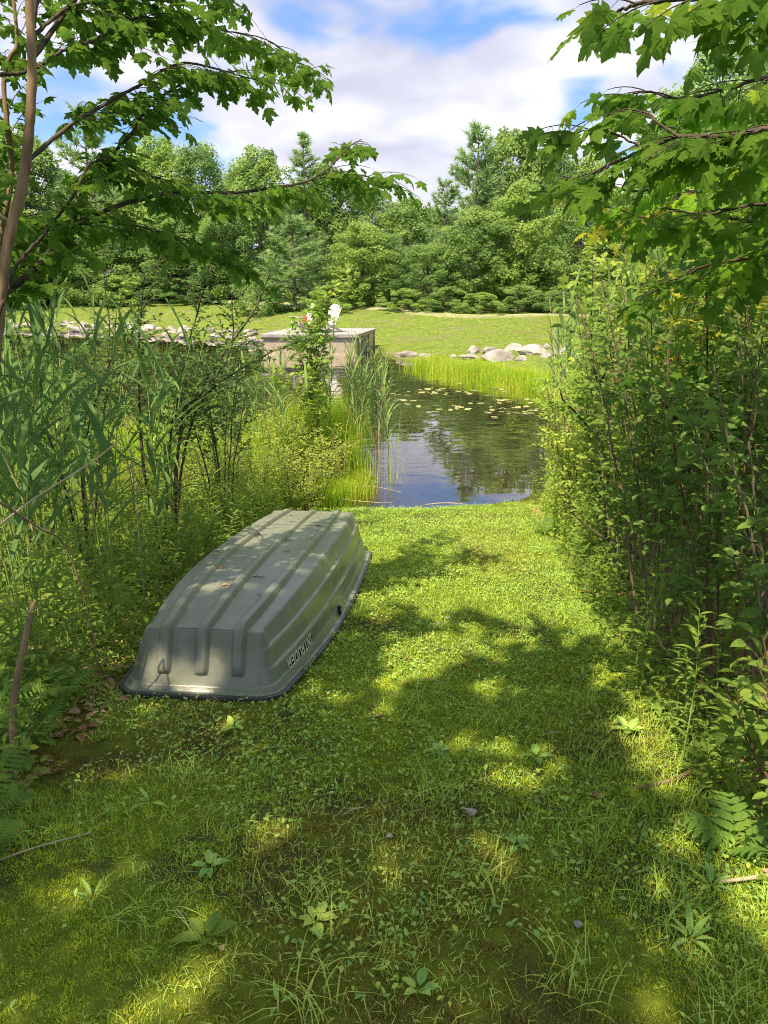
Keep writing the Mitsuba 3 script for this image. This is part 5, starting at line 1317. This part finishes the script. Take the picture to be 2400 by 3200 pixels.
# rosettes and seedlings that stand out
for i, (x, y, s, nl, t, w) in enumerate([(-.56, 1.92, .085, 5, 'oval0', 'large pale leaves, by the sun fleck at the bottom'), (-.98, 2.1, .07, 6, 'lance0', 'narrow leaves, at the lower left'), (-.62, 2.25, .06, 6, 'oval1', 'grey green leaves in the dark moss'), (-.95, 2.65, .09, 3, 'lance1', 'a long pale leaf, left of the path'), (-.22, 2.0, .06, 6, 'oval1', 'bunched leaves, bottom middle'), (.95, 1.9, .09, 8, 'lance1', 'spreading leaves at the lower right'), (1.12, 2.15, .08, 7, 'lance0', 'upright leaves at the lower right edge'), (.7, 3.05, .07, 4, 'oval0', 'broad toothed leaf right of the middle'), (.1, 1.72, .055, 5, 'oval0', 'small leaves at the bottom edge'), (-.3, 1.66, .06, 3, 'lance0', 'an upright oblong leaf at the bottom'), (.5, 2.4, .05, 6, 'oval1', 'bluish leaves in the middle of the path'), (.25, 3.1, .05, 6, 'oval0', 'low leaves beyond the grey pebble'), (-.75, 3.35, .06, 7, 'oval1', 'leaves in front of the boat'), (-.3, 3.5, .05, 7, 'lance1', 'leaves by the boat corner'), (1.2, 3.3, .08, 7, 'oval0', 'leaves under the right shrubs'), (1.15, 4.0, .07, 8, 'lance1', 'leaves at the right path edge')]):
    k = numbered('seedling'); lab(k, f'low seedling on the path with {w}', 'seedling')
    z0 = float(near_z(np.array([x]), np.array([y]))[0])
    for j in range(nl):
        a = 6.283 * j / nl + r.uniform(-.4, .4); el = r.uniform(.15, .8)
        inst(numbered(k + '__leaf'), group_of(t, 'clover_leaf' if i else 'weed_leaf'), frames(np.array([[x + .01 * math.cos(a), y + .01 * math.sin(a), z0 + .012]]), np.array([[math.cos(a) * math.cos(el), math.sin(a) * math.cos(el), math.sin(el)]]), np.array([[-.3 * math.cos(a), -.3 * math.sin(a), 1.]]), np.array([s * r.uniform(.8, 1.2)]))[0])
# pebbles, dead leaves and straws on the path
for i, (x, y, w, l) in enumerate([(.35, 2.62, .055, 'grey oval pebble on the moss, middle of the path'), (.62, 1.98, .035, 'small brownish pebble in the long grass'), (.02, 2.45, .03, 'small bluish pebble in the moss'), (.46, 5.1, .05, 'dark flat stone in the grass beside the boat')]):
    rock(np.array([x, y, float(near_z(np.array([x]), np.array([y]))[0]) + .012]), (w, w * .75, w * .5), 500 + i, 'pebble', l, None, 'pebble_look', 'pebble', 2)
r = rng(909)
for i in range(26):
    y = r.uniform(1.7, 6.5); x = r.uniform(path_left(y) + .1, path_right(y) - .05)
    if y > 3.4 and x < -.1: x = r.uniform(0, path_right(y) - .1)
    z0 = float(near_z(np.array([x]), np.array([y]))[0]) + .02
    if i % 2:
        key = numbered('dead_leaf'); scene[key] = ply(bake(TPL['oval2' if i % 4 == 1 else 'maple3'], frames(np.array([[x, y, z0]]), r.normal(0, 1, (1, 3)) * [1, 1, .1], r.normal(0, .35, (1, 3)) + [0, 0, 1], np.array([r.uniform(.035, .055)]))), 'dry_leaf')
        lab(key, 'curled brown dead leaf lying on the mossy path', 'leaf', 'dead leaves on the path')
    else:
        a = r.uniform(0, 6.283); L = r.uniform(.05, .13)
        key = put('straw', tube(np.array([[x - L * math.cos(a) * .5, y - L * math.sin(a) * .5, z0 + .004], [x, y, z0 + .012], [x + L * math.cos(a) * .5, y + L * math.sin(a) * .5, z0]]), [.002, .0024, .0018], 5), 'pale_stem')
        lab(key, 'short pale piece of dead stalk lying on the mossy path', 'stalk', 'stalk pieces on the path')

# sedge at the shores
r = rng(1001)


def sedge(name, n, pts, width, h, label):
    pts = np.array(pts, float); t = r.uniform(0, len(pts) - 1.001, n); i = t.astype(int)
    c = pts[i] + (pts[i + 1] - pts[i]) * (t - i)[:, None]
    c = c + r.normal(0, 1, c.shape) * width
    cl = meshkit.fbm(np.column_stack([c * 1.1, 0 * c[:, 0]]), 3, 4)
    ok = cl > r.uniform(.30, .52, n); c = c[ok]; n = len(c)
    z = gz(c[:, 0], c[:, 1])
    ok = z > -.35; c, z = c[ok], np.maximum(z[ok], -.25); n = len(c)
    H = r.uniform(.55, 1.1, n) * h + np.maximum(-z, 0)
    far = np.linalg.norm(c, axis=1)
    put(name, strips(np.column_stack([c, z]), r.uniform(0, 6.283, n), H, .0032 + .0007 * far * r.uniform(.6, 1.2, n), r.uniform(.05, .45, n), 2), 'sedge_blade'); lab(name, label, 'sedge', kind='stuff')


sedge('shore_sedge', 26000, [(1.6, 27.4), (2.8, 25.0), (3.6, 23.3), (4.5, 21.6), (5.2, 20.1), (5.6, 19.2)], .36, .50, 'bright yellow green sedge standing along the far shore below the boulders')
sedge('bank_sedge', 26000, [(-1.4, 11.3), (-.9, 11.5), (-.5, 11.6), (-.28, 11.8), (-.35, 12.3), (-1.3, 12.5)], .17, 1.15, 'bright sedge in the sun behind the reed clump at the left bank')
sedge('marsh_sedge', 15000, [(-7, 12.2), (-4.5, 12.3), (-2.5, 12.4), (-1.2, 12.4)], .3, .8, 'pale bright sedge along the pond behind the left thicket')
sedge('ramp_sedge', 2600, [(-.95, 9.7), (-.6, 10.3), (-.35, 10.9)], .12, .32, 'short sedge at the water edge left of the ramp')
# rough grass on the far bank
n = 60000
y = 21 + 26 * r.uniform(0, 1, n) ** .8; x = r.uniform(-.55, .55, n) * y * 1.05
d = sdist(x, y); ok = (d > .2) & (d < 17) & (y > 18); x, y = x[ok], y[ok]; n = len(x)
put('bank_grass', strips(np.column_stack([x, y, gz(x, y) - .01]), r.uniform(0, 6.283, n), r.uniform(.04, .13, n), r.uniform(.02, .05, n), r.uniform(.3, 1.3, n), 2), 'bank_blade') if False else None
